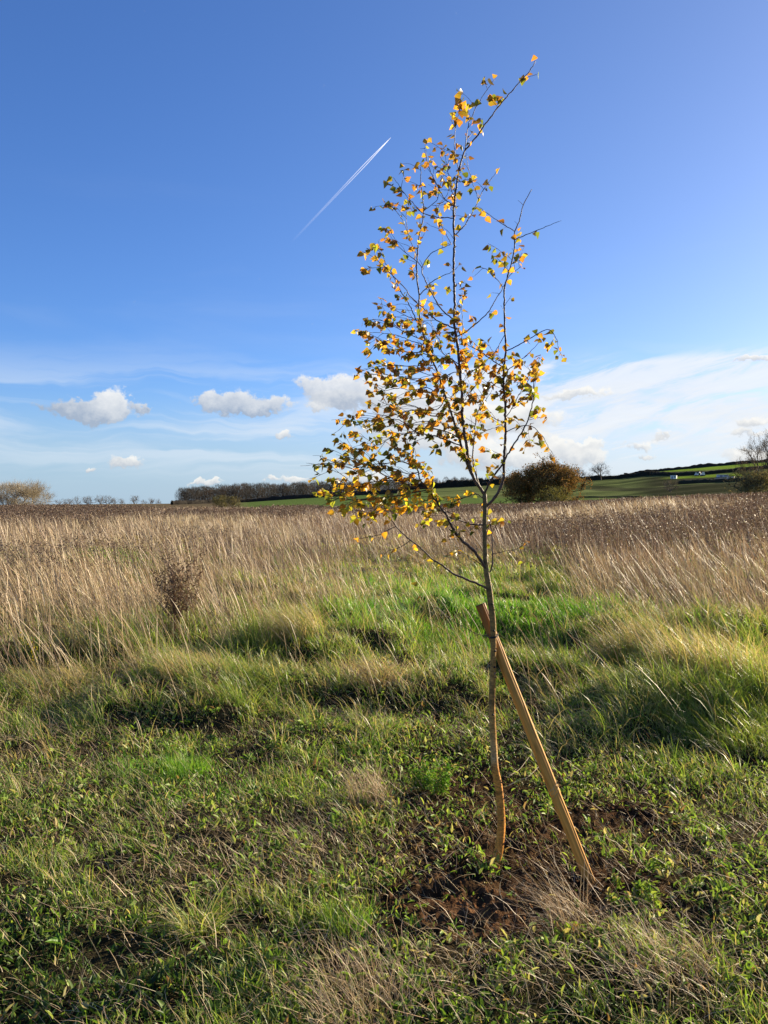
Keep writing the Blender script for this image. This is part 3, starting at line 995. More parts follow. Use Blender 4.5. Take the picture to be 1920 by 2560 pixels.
# name, start radius, end radius (photo pixels), depth slope, twig amount, points
BR = [
    ('Q', 4.6, .9, .02, .5, cv('C9', (728, 470), (680, 400), (600, 290), (545, 170), (511, 0)) + cv('C7', (330, 1300), (310, 1150), (280, 980), (255, 770), (255, 560), (235, 330), (220, 150)) +
     cv('C5', (245, 1640), (215, 1300), (195, 1150), (175, 1000), (178, 750), (170, 500), (168, 250), (175, 0)) +
     cv('A', (792, 1090), (795, 985), (810, 860), (830, 745), (860, 655), (905, 600), (990, 485), (1065, 385), (1165, 270), (1240, 185), (1275, 125))),
    ('P', 3.4, .8, .12, .8, cv('C9', (560, 225), (500, 90), (466, 0)) + cv('C7', (290, 1330), (225, 1150), (165, 950), (100, 720), (40, 560), (0, 440)) +
     cv('C6', (1340, 420), (1310, 300), (1250, 180), (1200, 30)) + cv('C4', (1280, 1500), (1240, 1400), (1210, 1300), (1170, 1150), (1145, 970), (1150, 770), (1125, 560), (1115, 400), (1130, 200), (1140, 0)) +
     cv('A', (600, 1110), (615, 1010), (600, 870), (595, 755))),
    ('S', 4.0, .8, -.10, .5, cv('C9', (735, 640), (800, 592), (870, 520), (930, 420), (975, 320), (990, 200), (995, 0)) + cv('C7', (832, 1300), (855, 1000), (850, 800), (845, 600), (825, 400), (825, 200), (840, 0)) +
     cv('C5', (800, 1400), (805, 1300), (795, 1150), (785, 900), (782, 620), (800, 520), (830, 430), (870, 300), (890, 200), (905, 100), (908, 0)) +
     cv('A', (1155, 1135), (1180, 1075), (1205, 980), (1255, 885))),
    ('Y', 2.8, .7, -.25, .9, cv('C9', (738, 455), (765, 370), (800, 300), (900, 160), (980, 50)) + cv('C7', (880, 1310), (950, 1190), (1040, 1060), (1110, 930), (1160, 830), (1200, 700), (1230, 560), (1240, 420), (1245, 310), (1290, 130))),
    ('R', 2.2, .7, .3, 1.0, cv('C9', (650, 370), (620, 240), (580, 110), (570, 0)) + cv('C7', (400, 1250), (425, 1040), (440, 850), (500, 620), (540, 470), (600, 330), (700, 190))),
    ('M', 4.2, 1.2, -.28, 1.0, cv('C9', (765, 1545), (700, 1420), (600, 1290), (520, 1200), (400, 1100), (330, 1020), (260, 890), (200, 760), (120, 660), (40, 540)) + cv('C8', (1480, 490), (1390, 400), (1360, 280), (1310, 180), (1270, 20))),
    ('N', 3.4, .8, -.10, .25, cv('C9', (745, 1775), (600, 1700), (450, 1640), (330, 1590), (230, 1530), (100, 1430), (0, 1370)) + cv('C8', (1370, 1310), (1250, 1220), (1150, 1130), (1050, 1030), (1000, 950), (940, 890), (880, 800))),
    ('K', 2.2, .6, .1, .35, cv('C9', (795, 1595), (830, 1480), (838, 1300), (830, 1000), (800, 880), (770, 760), (775, 640))),
    ('O', 2.2, .6, -.35, 1.0, cv('C9', (722, 912), (550, 890), (460, 865), (380, 830), (250, 730), (100, 690), (-60, 640))),
    ('O', 1.6, .5, .2, 1.0, cv('C9', (700, 565), (640, 475), (500, 505), (380, 550), (200, 630), (60, 660))),
    ('J', 1.4, .5, -.3, .3, cv('C9', (722, 1500), (560, 1360), (450, 1280), (330, 1180), (240, 1100))),
    ('N', 1.2, .4, .2, .3, cv('C8', (1050, 1030), (900, 1100), (800, 1150), (600, 1190), (450, 1220))),
    ('N', 1.2, .4, .1, .4, cv('C8', (1260, 1225), (1170, 1290), (1090, 1325), (950, 1370), (880, 1420))),
    ('K', .9, .35, -.2, .3, cv('D1', (552, 705), (420, 720), (260, 690), (150, 620), (0, 545)) + cv('S', (1130, 1550), (1098, 1523), (1066, 1496), (1048, 1470))),
    ('K', 1.1, .5, -.1, 0, cv('C9', (740, 1655), (722, 1700), (720, 1850), (740, 1950)) + cv('D1', (450, 260), (490, 400))),
    ('K', .9, .4, -.2, .4, cv('C9', (832, 1290), (1000, 1262), (1200, 1222), (1300, 1140))),
    ('K', .9, .4, .2, .4, cv('C9', (825, 985), (900, 880), (1010, 835))),
    # left side of the crown
    ('L', 2.0, .6, .15, .9, cv('C4', (1640, 1112), (1500, 1000), (1400, 870), (1300, 690), (1220, 530), (1190, 390), (1310, 190), (1500, 100), (1600, 60))),
    ('L', 1.2, .45, .2, .8, cv('C4', (1190, 395), (1130, 310), (950, 170), (850, 90), (740, 40))),
    ('L', 1.9, .55, -.2, 1.0, cv('C4', (1645, 1232), (1500, 1165), (1350, 1080), (1200, 940), (1050, 800), (950, 670), (850, 560), (770, 480), (650, 350), (560, 260), (530, 120))),
    ('P', 1.7, .5, -.2, 1.0, cv('C4', (1192, 1225), (1100, 1080), (1000, 870), (900, 720), (840, 600), (770, 460), (700, 340), (640, 210), (550, 100))),
    ('P', 1.5, .5, .2, .7, cv('C4', (1153, 768), (1280, 630), (1330, 575), (1450, 505), (1600, 440), (1700, 350))),
    ('P', 1.3, .4, -.4, 1.1, cv('C4', (1235, 1392), (1050, 1320), (860, 1220), (700, 1140), (590, 1095), (480, 1110))),
    ('P', 1.2, .4, .3, 1.1, cv('C4', (1175, 1140), (1110, 1105), (950, 1040), (800, 960), (620, 885))),
    ('P', 1.2, .4, .3, 1.1, cv('C4', (1270, 1470), (1050, 1400), (880, 1330), (700, 1290), (500, 1280), (330, 1290))),
    ('P', 1.2, .4, -.3, 1.1, cv('C4', (1290, 1540), (1050, 1560), (900, 1540), (770, 1480), (590, 1370))),
    ('P', 1.4, .4, .25, 1.2, cv('C6', (1252, 185), (1050, 190), (800, 190), (620, 185), (510, 200), (250, 245))),
    ('P', 1.4, .4, -.35, 1.2, cv('C6', (1312, 310), (1150, 395), (900, 370), (700, 330), (540, 310), (380, 310))),
    ('P', 1.5, .4, -.2, 1.0, cv('C6', (1345, 440), (1280, 580), (1210, 510), (1150, 490), (990, 520), (880, 525), (770, 500), (530, 540), (380, 550))),
    ('P', 1.0, .35, .2, .8, cv('C6', (480, 460), (500, 560), (540, 620), (600, 720), (700, 800))),
    ('P', 1.9, .4, .25, 1.2, cv('C6', (1480, 760), (1400, 860), (1250, 890), (1130, 850), (1000, 800), (800, 840), (620, 890), (400, 940), (200, 970), (0, 975))),
    ('P', 1.3, .4, -.4, 1.2, cv('C6', (1440, 640), (1300, 780), (1120, 800), (950, 740), (780, 720), (600, 730), (430, 790))),
    ('P', 1.9, .5, -.4, 1.3, cv('C6', (1600, 1290), (1400, 1210), (1250, 1160), (1000, 1110), (800, 960), (620, 930), (430, 1000), (230, 1050))),
    ('P', 1.6, .4, .3, 1.3, cv('C6', (1580, 1200), (1400, 1100), (1150, 1050), (900, 1120), (650, 1190), (470, 1290), (350, 1230), (230, 1130))),
    ('P', 1.4, .4, -.2, 1.3, cv('C6', (1530, 1100), (1350, 980), (1100, 960), (850, 1010), (650, 1020), (480, 1040), (440, 1120))),
    ('Q', 1.4, .4, -.3, 1.2, cv('C6', (1640, 900), (1480, 830), (1300, 930), (1100, 1000), (900, 1010))),
    ('Q', 1.3, .4, .3, 1.1, cv('C6', (1620, 700), (1450, 640), (1300, 600), (1100, 640), (900, 660), (780, 690))),
    ('Q', 1.3, .4, -.3, 1.1, cv('C6', (1600, 245), (1480, 300), (1370, 345), (1200, 320), (1000, 270), (820, 280))),
    ('Q', 1.4, .4, .35, 1.1, cv('C6', (1590, 160), (1450, 80), (1350, 0)) + cv('C4', (1450, 1420), (1350, 1270), (1300, 1170), (1200, 1120))),
    # lower left limb's fans
    ('M', 2.0, .5, .15, 1.3, cv('C8', (1480, 490), (1300, 490), (1100, 400), (870, 310), (700, 200), (560, 150), (430, 20))),
    ('M', 1.7, .4, -.2, 1.3, cv('C8', (1490, 520), (1300, 560), (1000, 620), (760, 650), (550, 660), (350, 660), (150, 630))),
    ('M', 1.6, .4, .2, 1.3, cv('C8', (1110, 405), (900, 400), (740, 410), (600, 440), (480, 490), (300, 590), (60, 680))),
    ('M', 1.6, .4, -.3, 1.3, cv('C8', (1330, 215), (1150, 140), (960, 150), (690, 170), (420, 120))),
    ('M', 1.3, .4, .2, 1.1, cv('C8', (760, 410), (660, 350), (550, 290), (400, 215), (200, 150), (30, 75))),
    ('M', 1.0, .35, -.2, 1.0, cv('C8', (500, 480), (420, 420), (300, 310), (180, 250), (80, 210))),
    ('M', 1.1, .35, .3, 1.2, cv('C8', (1250, 570), (1050, 700), (900, 720), (780, 790), (610, 890))),
    ('M', 1.0, .35, -.3, 1.2, cv('C8', (780, 650), (650, 640), (500, 690), (345, 770))),
    ('M', 1.2, .4, .4, 1.3, cv('C8', (1560, 620), (1400, 700), (1250, 740), (1050, 800), (950, 830))),
    ('M', 1.2, .4, -.4, 1.2, cv('C8', (1360, 290), (1200, 300), (1050, 240), (850, 230), (640, 220), (500, 250))),
    # crown top
    ('Q', 1.4, .5, .2, .55, cv('A', (785, 990), (730, 930), (690, 850), (650, 770), (625, 680), (625, 600))),
    ('Q', 1.4, .5, -.2, .6, cv('A', (788, 1060), (700, 1050), (610, 1025), (560, 975), (500, 910), (440, 820))),
    ('Q', 1.6, .5, .25, .6, cv('A', (793, 1168), (870, 1080), (920, 990), (960, 900), (1010, 830), (1055, 765))),
    ('Q', 1.0, .45, -.2, .6, cv('A', (938, 950), (910, 860), (880, 760), (868, 670))),
    ('Q', 1.3, .5, -.15, .6, cv('A', (860, 655), (868, 560), (900, 450), (960, 340), (1035, 235))),
    ('Q', 1.2, .45, .2, .7, cv('A', (825, 770), (800, 680), (800, 540), (820, 450), (838, 378))),
    ('Q', 1.0, .4, -.2, .7, cv('A', (800, 950), (770, 860), (755, 760), (735, 645))),
    ('Q', 1.0, .4, .3, .7, cv('A', (770, 1195), (720, 1100), (700, 1000), (750, 920), (780, 870), (870, 820))),
    ('P', 1.0, .4, -.3, .7, cv('A', (615, 1005), (690, 955), (710, 870), (770, 695))),
    ('P', 1.1, .4, .2, .8, cv('A', (580, 1290), (530, 1170), (515, 1100), (510, 1000), (505, 940))),
    ('P', 1.0, .4, -.2, .8, cv('A', (520, 1150), (490, 1070), (440, 1000), (400, 970))),
    # right side
    ('S', 1.2, .45, .2, .3, cv('A', (1155, 1192), (1280, 1130), (1430, 1070))),
    ('S', 1.1, .4, -.2, .3, cv('A', (1155, 1135), (1060, 1075), (940, 990))),
    ('Q', 1.7, .5, .2, .5, cv('C5', (215, 1180), (330, 1110), (450, 1010), (560, 910), (640, 800), (700, 690), (770, 590), (820, 470), (900, 390), (990, 310), (1000, 250))),
    ('S', 1.1, .4, -.2, .9, cv('C5', (770, 590), (720, 510), (630, 430), (590, 380), (530, 345), (430, 430))),
    ('S', 1.7, .5, .15, .8, cv('C5', (770, 1550), (600, 1440), (450, 1340), (330, 1275), (230, 1225))),
    ('S', 1.5, .45, -.3, .7, cv('C5', (812, 1370), (920, 1300), (1070, 1220), (1200, 1140), (1310, 1090), (1380, 1140), (1430, 1230), (1450, 1330), (1480, 1400))),
    ('S', 1.3, .4, -.15, .9, cv('C5', (775, 1640), (850, 1570), (960, 1480), (1050, 1410), (1150, 1310), (1230, 1220))),
    ('S', 1.2, .4, .3, 1.0, cv('C7', (858, 785), (930, 680), (1000, 550), (1070, 420), (1150, 300), (1230, 180), (1300, 60))),
    ('S', 1.3, .4, -.3, .6, cv('C7', (862, 985), (960, 940), (1060, 905), (1210, 915), (1290, 980), (1380, 1080), (1450, 1220), (1510, 1310), (1540, 1370))),
    ('Y', .8, .35, .2, .4, cv('C7', (1160, 835), (1240, 815), (1350, 785), (1400, 790))),
    ('S', 1.1, .4, .3, 1.0, cv('C7', (838, 880), (720, 820), (600, 750), (480, 690))),
    ('S', 1.1, .4, -.3, 1.0, cv('C7', (828, 250), (700, 330), (600, 420), (540, 560), (470, 640))),
    ('R', 1.0, .4, .3, 1.1, cv('C7', (425, 1040), (520, 1010), (640, 960), (740, 930))),
    ('Q', 1.2, .4, .3, 1.1, cv('C7', (262, 600), (330, 480), (440, 350), (560, 60), (620, 0))),
    ('Q', 1.0, .4, -.3, .8, cv('C5', (255, 1240), (280, 1000), (265, 820), (275, 650), (245, 540))),
    ('Q', 1.0, .4, .3, .9, cv('C5', (240, 1640), (330, 1450), (380, 1360))),
    ('S', 1.0, .4, .3, .9, cv('C5', (790, 1165), (730, 1260), (650, 1390), (500, 1520), (300, 1659))),
]

# where the photograph has leaves: (px, py, rx, ry, density)
LEAFMAP = [(1250, 230, 90, 60, .55), (1150, 290, 60, 70, .5), (1130, 420, 90, 90, .45), (1060, 480, 110, 70, .45), (1170, 500, 60, 60, .4), (1000, 560, 90, 80, .5),
           (960, 680, 90, 70, .8), (1280, 650, 60, 60, .7), (1130, 740, 60, 70, .45), (960, 830, 100, 60, 1.0), (1040, 860, 90, 70, 1.1), (1160, 850, 80, 60, .8), (1370, 870, 60, 50, .6),
           (1290, 930, 110, 60, 1.0), (960, 910, 90, 50, 1.0), (1080, 960, 120, 60, 1.2), (1200, 970, 120, 80, 1.1), (1320, 1000, 60, 80, .7), (1010, 1060, 130, 60, 1.3), (1130, 1060, 90, 70, 1.0),
           (980, 1150, 130, 60, 1.4), (1070, 1130, 100, 60, 1.3), (900, 1180, 80, 50, .9), (1000, 1220, 140, 50, 1.7), (860, 1200, 70, 50, .6), (940, 1280, 80, 30, .9), (1080, 1260, 90, 50, 1.1),
           (1180, 1130, 80, 50, .5), (1200, 1290, 60, 40, .5), (1360, 1080, 50, 60, .5), (1240, 1250, 50, 50, .5), (980, 1370, 80, 40, .15), (1130, 1350, 60, 50, .3), (1270, 1350, 80, 40, .25), (1060, 1450, 80, 60, .12)]
LM = np.array(LEAFMAP)


def leaf_density(px, py):
    return float(np.clip((LM[:, 4] * np.exp(-(((px - LM[:, 0]) / LM[:, 2]) ** 2 + ((py - LM[:, 1]) / LM[:, 3]) ** 2))).sum(), 0, 1.3))


def to_pix(p):
    d = p - Vector((0, 0, EYE))
    f = d.y * math.cos(PITCH) - d.z * math.sin(PITCH)
    u = d.y * math.sin(PITCH) + d.z * math.cos(PITCH)
    return 960 + F * d.x / f, 1280 - F * u / f


OUT = np.array([(0, 0), (.16, .01), (.36, .13), (.44, .30), (.38, .47), (.26, .64), (.14, .82), (0, 1.0)])


def add_leaf(g, base, tip_dir, normal, size, c1, c2, fold, curl):
    y = tip_dir.normalized()
    x = y.cross(normal)
    if x.length < 1e-3:
        x = y.orthogonal()
    x.normalize()
    n = x.cross(y)
    V, C = [], []
    mid = [0, .13, .30, .47, .64, .82, 1.0]
    def put(a, b, e):
        p = base + x * (a * size * .95) + y * (b * size) + n * (abs(a) * fold * size * 1.6 - b * b * curl * size)
        V.append(tuple(p))
        t = min(1, e * (.6 + .6 * random.random()))
        C.append([c1[k] * (1 - t) + c2[k] * t for k in range(3)])
    for b in mid:
        put(0, b, .15 + .6 * b * b)
    for s in (-1, 1):
        for (a, b) in OUT[2:7]:
            put(s * a * (1 + random.uniform(-.1, .1)), b + random.uniform(-.03, .03), .75)
    Fc = []
    for s in range(2):
        o = 7 + s * 5
        tr = [(0, 1, o), (1, 2, o), (2, o + 1, o), (2, 3, o + 1), (3, o + 2, o + 1), (3, 4, o + 2), (4, o + 3, o + 2), (4, 5, o + 3), (5, o + 4, o + 3), (5, 6, o + 4)]
        Fc += tr if s == 0 else [(a, c, b) for a, b, c in tr]
    g.add(V, Fc, np.array(C))


def build_sapling():
    foot = pix3(*TRUNK[0], TREE_Y)
    root = empty('birch_sapling', (foot.x, foot.y, 0))
    tag(root, 'young birch sapling with orange, yellow and green autumn leaves tied to a slanting stake', 'tree')
    # ---- trunk
    P = [pix3(u, v, TREE_Y) for u, v in TRUNK]
    P[0].z = min(P[0].z, -.03)
    pts = catmull(P, .012)
    acc = [0]
    for a, b in zip(P[:-1], P[1:]):
        acc.append(acc[-1] + (b - a).length)
    L = [0]
    for a, b in zip(pts[:-1], pts[1:]):
        L.append(L[-1] + (b - a).length)
    L = np.array(L) * acc[-1] / L[-1]
    rad = np.interp(L, acc, np.array(TRUNK_R) * TREE_Y / F)
    rad = rad * (1 + .05 * (fbm(L * 10, L * 0, .4, 3, 5) - .5) * 2)
    zz = np.array([p.z for p in pts])
    c = np.stack([np.interp(zz, [0, .02, .42, .455, .465, .60, .85, 1.1, 1.3, 1.7], ch) for ch in (
        [.26, .52, .54, .44, .50, .44, .34, .26, .20, .13],
        [.11, .22, .24, .20, .32, .24, .18, .155, .135, .085],
        [.04, .038, .045, .05, .145, .065, .042, .040, .042, .036])], -1)
    c = c * (1 + .35 * (fbm(zz * 30, zz * 0 + 3, 1.0, 3, 15)[:, None] - .5))
    dark = (fbm(zz * 60, zz * 0, 1.0, 2, 25) > .78)[:, None]
    c = np.where(dark, c * .45, c)
    g = Geo()
    tube(g, pts, rad, c, 14, True, lambda n, s, th: 1 + .05 * np.sin(3 * th[None, :] + np.linspace(0, 25, n)[:, None]) + .03 * np.sin(7 * th[None] - np.linspace(0, 60, n)[:, None]))
    # peeling bark and knots
    for (u, v, sgn, s) in [(1232, 1926, -1, .02), (1247, 1950, 1, .014), (1254, 1998, 1, .014), (1250, 1905, 1, .012), (1238, 1690, 1, .01), (1236, 1740, 1, .01), (1236, 1520, 1, .008), (1238, 1628, -1, .008), (1258, 2110, 1, .012)]:
        p = pix3(u, v, TREE_Y - .012)
        for k in range(3):
            d = Vector((sgn * random.uniform(.3, 1), -random.random(), random.uniform(-.6, .8))).normalized()
            q = p + Vector((random.uniform(-.006, .006), 0, random.uniform(-.012, .012)))
            e = q + d * s * random.uniform(.4, 1)
            wv = Vector((0, 0, s * random.uniform(.2, .6)))
            g.add([q - wv, q + wv, e + wv * .6, e - wv * .3], [(0, 1, 2), (0, 2, 3)], np.array((.16, .10, .075)) * random.uniform(.4, 1.6))
    for (u, v) in [(1253, 2050), (1236, 1628), (1233, 1577), (1231, 1787), (1229, 1510), (1234, 1668)]:
        p = pix3(u + 2, v, TREE_Y - .014)
        tube(g, [p + Vector((0, .012, 0)), p, p + Vector((0, -.0045, 0))], [.006, .005, .003], (.03, .018, .012), 7)
    g.build('trunk', M_bark, root)
    # ---- branches
    done = [(u, v, p, 'trunk') for (u, v), p in zip(TRUNK, P)]
    sk = [(*to_pix(p), p) for p in pts]
    gl = {}
    twigs = []
    for bi, (nm, r0, r1, slope, tw, pl) in enumerate(BR):
        u0, v0 = pl[0]
        best = min(sk, key=lambda q: (q[0] - u0) ** 2 + (q[1] - v0) ** 2)
        near = (best[0] - u0) ** 2 + (best[1] - v0) ** 2 < 30 ** 2
        Yd = best[2].y if near else TREE_Y + random.uniform(-.1, .1)
        sl_ = slope * random.uniform(.7, 1.2)
        acc_ = 0
        PP = []
        for k, (u, v) in enumerate(pl):
            if k:
                acc_ += math.hypot(u - pl[k - 1][0], v - pl[k - 1][1]) * TREE_Y / F
            PP.append(pix3(u, v, Yd + sl_ * acc_ * (1 if k else 0)))
        if near:
            PP[0] = best[2].copy()
        q = catmull(PP, .012)
        n = len(q)
        tt = np.linspace(0, 1, n)
        rr = (r0 * (1 - tt) ** .8 + r1 * (1 - (1 - tt) ** .8)) * TREE_Y / F * .93
        node = (np.arange(n) % 4 == 0) * .16
        cc = lerpc((.115, .075, .050), (.060, .036, .034), np.clip(tt * 1.8 + (0 if r0 > 3 else .5), 0, 1))
        gk = gl.setdefault(bi, Geo())
        jit = [p + Vector((random.gauss(0, 1), random.gauss(0, 1), random.gauss(0, 1))) * (.0011 if 0 < i < n - 1 else 0) for i, p in enumerate(q)]
        tube(gk, jit, rr * (1 + node), cc, 7 if r0 > 2 else 5)
        for i, p in enumerate(q):
            sk.append((*to_pix(p), p))
        twigs.append((bi, nm, q, tw, r0))
    # ---- twigs and leaves
    gt = gl
    leafpts = []
    for (bi, nm, q, tw, r0) in twigs:
        gk = gl[bi]
        n = len(q)
        big = r0 > 3
        i = 3 if not big else 12
        side = random.choice((-1, 1))
        while i < n - 1:
            p = q[i]
            t = (q[min(i + 1, n - 1)] - q[i - 1]).normalized()
            u, v = to_pix(p)
            dn = leaf_density(u, v)
            if random.random() < (tw if tw < .5 else max(tw, .9)) * (.35 + .65 * dn):
                out = Vector((random.gauss(0, 1), random.gauss(0, 1), random.gauss(0, .6)))
                out = (out - t * out.dot(t)).normalized()
                ln = random.uniform(.03, .13) * (.6 + .6 * dn)
                d = (t * random.uniform(.5, 1.1) + out * .8 + Vector((-.35, 0, .15))).normalized()
                tp = [p]
                m = max(3, int(ln / .016))
                for k in range(m):
                    d = (d + Vector((-.05, 0, -.02)) + Vector((random.gauss(0, .12), random.gauss(0, .12), random.gauss(0, .12)))).normalized()
                    tp.append(tp[-1] + d * ln / m)
                tube(gk, tp, np.linspace(.00095, .0005, len(tp)) * (1 + .3 * (np.arange(len(tp)) % 2)), (.055, .032, .032), 4)
                for k in range(1, len(tp)):
                    leafpts.append((tp[k], (tp[k] - tp[k - 1]).normalized(), 1.0))
            side = -side
            leafpts.append((p, t, .45 if r0 < 1.95 else .22))
            i += random.randint(1, 3) if (v > 1080 and u < 1160) else random.randint(2, 4)
        leafpts.append((q[-1], (q[-1] - q[-2]).normalized(), 1.2))
    for k, gk in gl.items():
        gk.build('branch', M_bark, root)
    lf = Geo()
    PAL_O = [((.46, .27, .06), (.42, .19, .05)), ((.56, .39, .10), (.44, .24, .07)), ((.36, .20, .06), (.26, .11, .04)), ((.26, .25, .06), (.42, .21, .05))]
    PAL_G = [((.14, .20, .045), (.16, .18, .05)), ((.22, .27, .05), (.28, .24, .06)), ((.10, .14, .04), (.10, .13, .04)), ((.30, .31, .06), (.40, .27, .06))]
    PAL_Y = [((.55, .38, .05), (.50, .28, .05)), ((.36, .36, .05), (.46, .34, .06)), ((.24, .32, .05), (.30, .33, .06)), ((.60, .34, .05), (.50, .24, .05))]
    cnt = 0
    random.shuffle(leafpts)
    grid = {}
    for (p, t, wgt) in leafpts:
        u, v = to_pix(p)
        dn = leaf_density(u, v)
        if random.random() > .6 + wgt * .5 or dn < (.34 if u < 850 else .2 if u < 890 else .04):
            continue
        cu, cw = int(u // 30), int(v // 30)
        near = sum(1 for i in (-1, 0, 1) for j in (-1, 0, 1) for (a_, b_) in grid.get((cu + i, cw + j), ()) if (a_ - u) ** 2 + (b_ - v) ** 2 < 900)
        if near + 1 > (.4 + 19 * dn) * random.uniform(.6, 1.3):
            continue
        grid.setdefault((cu, cw), []).append((u, v))
        reps = 1 + (random.random() < dn * 1.2) + (random.random() < (dn - .25) * 1.1) + (random.random() < (dn - .75) * 1.3)
        grid[(cu, cw)] += [(u, v)] * (reps - 1)
        for _ in range(reps):
            # colour changes over the crown: orange and green above, yellow and lime low down
            yv = np.clip((v - 960) / 300, 0, 1)
            a = random.random()
            green_side = np.clip((900 - u) / 200, 0, 1) * .5 + (.18 if u > 1230 else 0)
            pg = .36 + green_side * .5 + .2 * yv
            if a < pg:
                pal = PAL_Y if random.random() < yv * .35 else PAL_G
            elif a < pg + (1 - pg) * yv * .75:
                pal = PAL_Y
            else:
                pal = PAL_O
            c1, c2 = random.choice(pal)
            k = random.uniform(.65, 1.25)
            c1, c2 = [x * k for x in c1], [x * k for x in c2]
            if random.random() < .3:
                c2 = [.22, .10, .035]
            d = Vector((random.gauss(-.45, .75), random.gauss(0, .75), random.gauss(-.55, .55)))
            pet = (d * .5 + t + Vector((random.gauss(0, .4), random.gauss(0, .4), random.gauss(0, .3)))).normalized()
            pl_ = random.uniform(.008, .018)
            e = p + pet * pl_
            tube(lf, [p, p + pet * pl_ * .6 + Vector((0, 0, .001)), e], [.0006, .0005, .0005], (.30, .20, .06), 3, False)
            nrm = Vector((random.gauss(.25, .8), random.gauss(-.25, .9), random.gauss(.35, .7)))
            size = random.uniform(.018, .035) * (1.0 if v > 330 else 1.2)
            add_leaf(lf, e, d, nrm, size, c1, c2, random.uniform(.02, .38), random.uniform(-.1, .4))
            cnt += 1
    root['leaf_count'] = cnt
    lf.build('foliage', M_leaf, root)


build_sapling()


# ------------------------------------------------------------------ stake and tie
def build_stake():
    a = pix3(1489, 2222, 3.19)
    a.z = -.05
    b = pix3(1201, 1511, 3.405)
    top = b
    ax = (b - a)
    ln = ax.length
    root = empty('wooden_stake', tuple(a))
    tag(root, 'round pale wooden stake driven into the soil at a slant beside the sapling', 'stake')
    root.rotation_mode = 'QUATERNION'
    root.rotation_quaternion = ax.to_track_quat('Z', 'Y')
    n, s = 150, 40
    th = np.arange(s) * 2 * math.pi / s
    t = np.linspace(0, 1, n)
    rad = np.interp(t, [0, .05, .3, .33, .345, .36, .6, 1], [.0225, .0228, .0228, .0228, .0242, .0228, .0222, .0222])
    rr = np.repeat(rad[:, None], s, 1) * (1 + .018 * (fbm(np.cos(th)[None] * 2 + t[:, None] * 3, np.sin(th)[None] * 2 + t[:, None] * 9, 1.0, 3, 7) - .5) * 2)
    base = np.array([.60, .29, .055])
    col = np.repeat(np.repeat(base[None, None], n, 0), s, 1)
    grain = fbm(th[None] * 9 + 0 * t[:, None], t[:, None] * 5 + 0 * th[None], 1.0, 3, 17)
    col = col * (1 + .4 * (grain[..., None] - .5))
    # drying split: a groove that runs the length, on the side seen towards the right
    q = Vector((.60, -.80, .1)).normalized()
    ql = root.rotation_quaternion.inverted() @ q
    g0 = math.atan2(ql.y, ql.x)
    wob = .10 * np.sin(t * 9) + .05 * np.sin(t * 31)
    dist = np.abs((th[None] - g0 - wob[:, None] + math.pi) % (2 * math.pi) - math.pi)
    gv = np.exp(-(dist / .13) ** 2) * (np.interp(t, [0, .02, .3, .36, .85, .93], [0.4, 1, .9, .5, 1, .6])[:, None])
    rr = rr - .004 * gv
    col = col * (1 - .6 * np.clip(gv * 1.2, 0, 1)[..., None])  # dark line of the split, its band of shadow painted into the wood colour
    stain = sstep(fbm(th[None] * 1.2 + 0 * t[:, None], t[:, None] * 14 + 0 * th[None], 1.0, 3, 27), .55, .75)
    col = col * (1 - .28 * stain[..., None]) * (1 - .45 * sstep(t, .13, .03)[:, None, None])
    ring = np.exp(-((t - .345 - .006 * np.sin(0)) / .006) ** 2)
    col = col * (1 + .25 * ring[:, None, None])
    topd = sstep(t, .80, .95)[:, None, None]
    col = col * (1 - topd * np.array([.42, .55, .60]))
    col[-1] *= .35
    g = Geo()
    z = t * ln
    V = np.stack([rr * np.cos(th)[None], rr * np.sin(th)[None], np.repeat(z[:, None], s, 1)], -1)
    idx = np.arange(n * s).reshape(n, s)
    A, B = idx[:-1], np.roll(idx, -1, 1)[:-1]
    D, E = idx[1:], np.roll(idx, -1, 1)[1:]
    f = np.concatenate([np.stack([A, B, E], -1).reshape(-1, 3), np.stack([A, E, D], -1).reshape(-1, 3)])
    g.add(V.reshape(-1, 3), f, col.reshape(-1, 3))
    o = g.build('pole', M_wood)
    o.parent = root
    g = Geo()
    rings = []
    for k, fr in enumerate((1.0, .93, .6, .3, .01)):
        rings.append(np.stack([rr[-1] * fr * np.cos(th), rr[-1] * fr * np.sin(th), np.full(s, ln + (0 if k == 0 else .0012))], -1))
    V = np.concatenate(rings)
    idx = np.arange(5 * s).reshape(5, s)
    A, B = idx[:-1], np.roll(idx, -1, 1)[:-1]
    D, E = idx[1:], np.roll(idx, -1, 1)[1:]
    f = np.concatenate([np.stack([A, B, E], -1).reshape(-1, 3), np.stack([A, E, D], -1).reshape(-1, 3)])
    cc = np.repeat(np.array([(.10, .06, .035), (.16, .10, .06), (.22, .14, .08), (.15, .09, .05), (.10, .06, .04)]), s, 0)
    g.add(V, f, cc)
    o = g.build('cut_end', M_wood, smooth=False)
    o.parent = root
    # strands of pale fibre wound over the knot
    g = Geo()
    for k in range(3):
        zc = ln * (.352 - .012 * k)
        pts = []
        for j in range(25):
            an = g0 - 1.5 + 2.6 * j / 24
            pts.append(Vector((math.cos(an) * .0236, math.sin(an) * .0236, zc + .030 * (j / 24) + .003 * math.sin(j * .7 + k))))
        tube(g, pts, np.full(25, .0016 - .0003 * k), np.array((.50, .36, .17)) * (1 - .2 * k), 6)
    o = g.build('bark_strand', M_wood)
    o.parent = root
    # the tie, round trunk and stake
    tc = pix3(1233, 1592, TREE_Y)
    f_ = (2222 - 1596) / (2222 - 1511)
    sc = a.lerp(b, f_)
    sc = sc + (b - a).normalized() * ((tc.z - sc.z) / ((b - a).normalized().z))
    c1, c2 = Vector((tc.x, tc.y, 0)), Vector((sc.x, sc.y, 0))
    pts = []
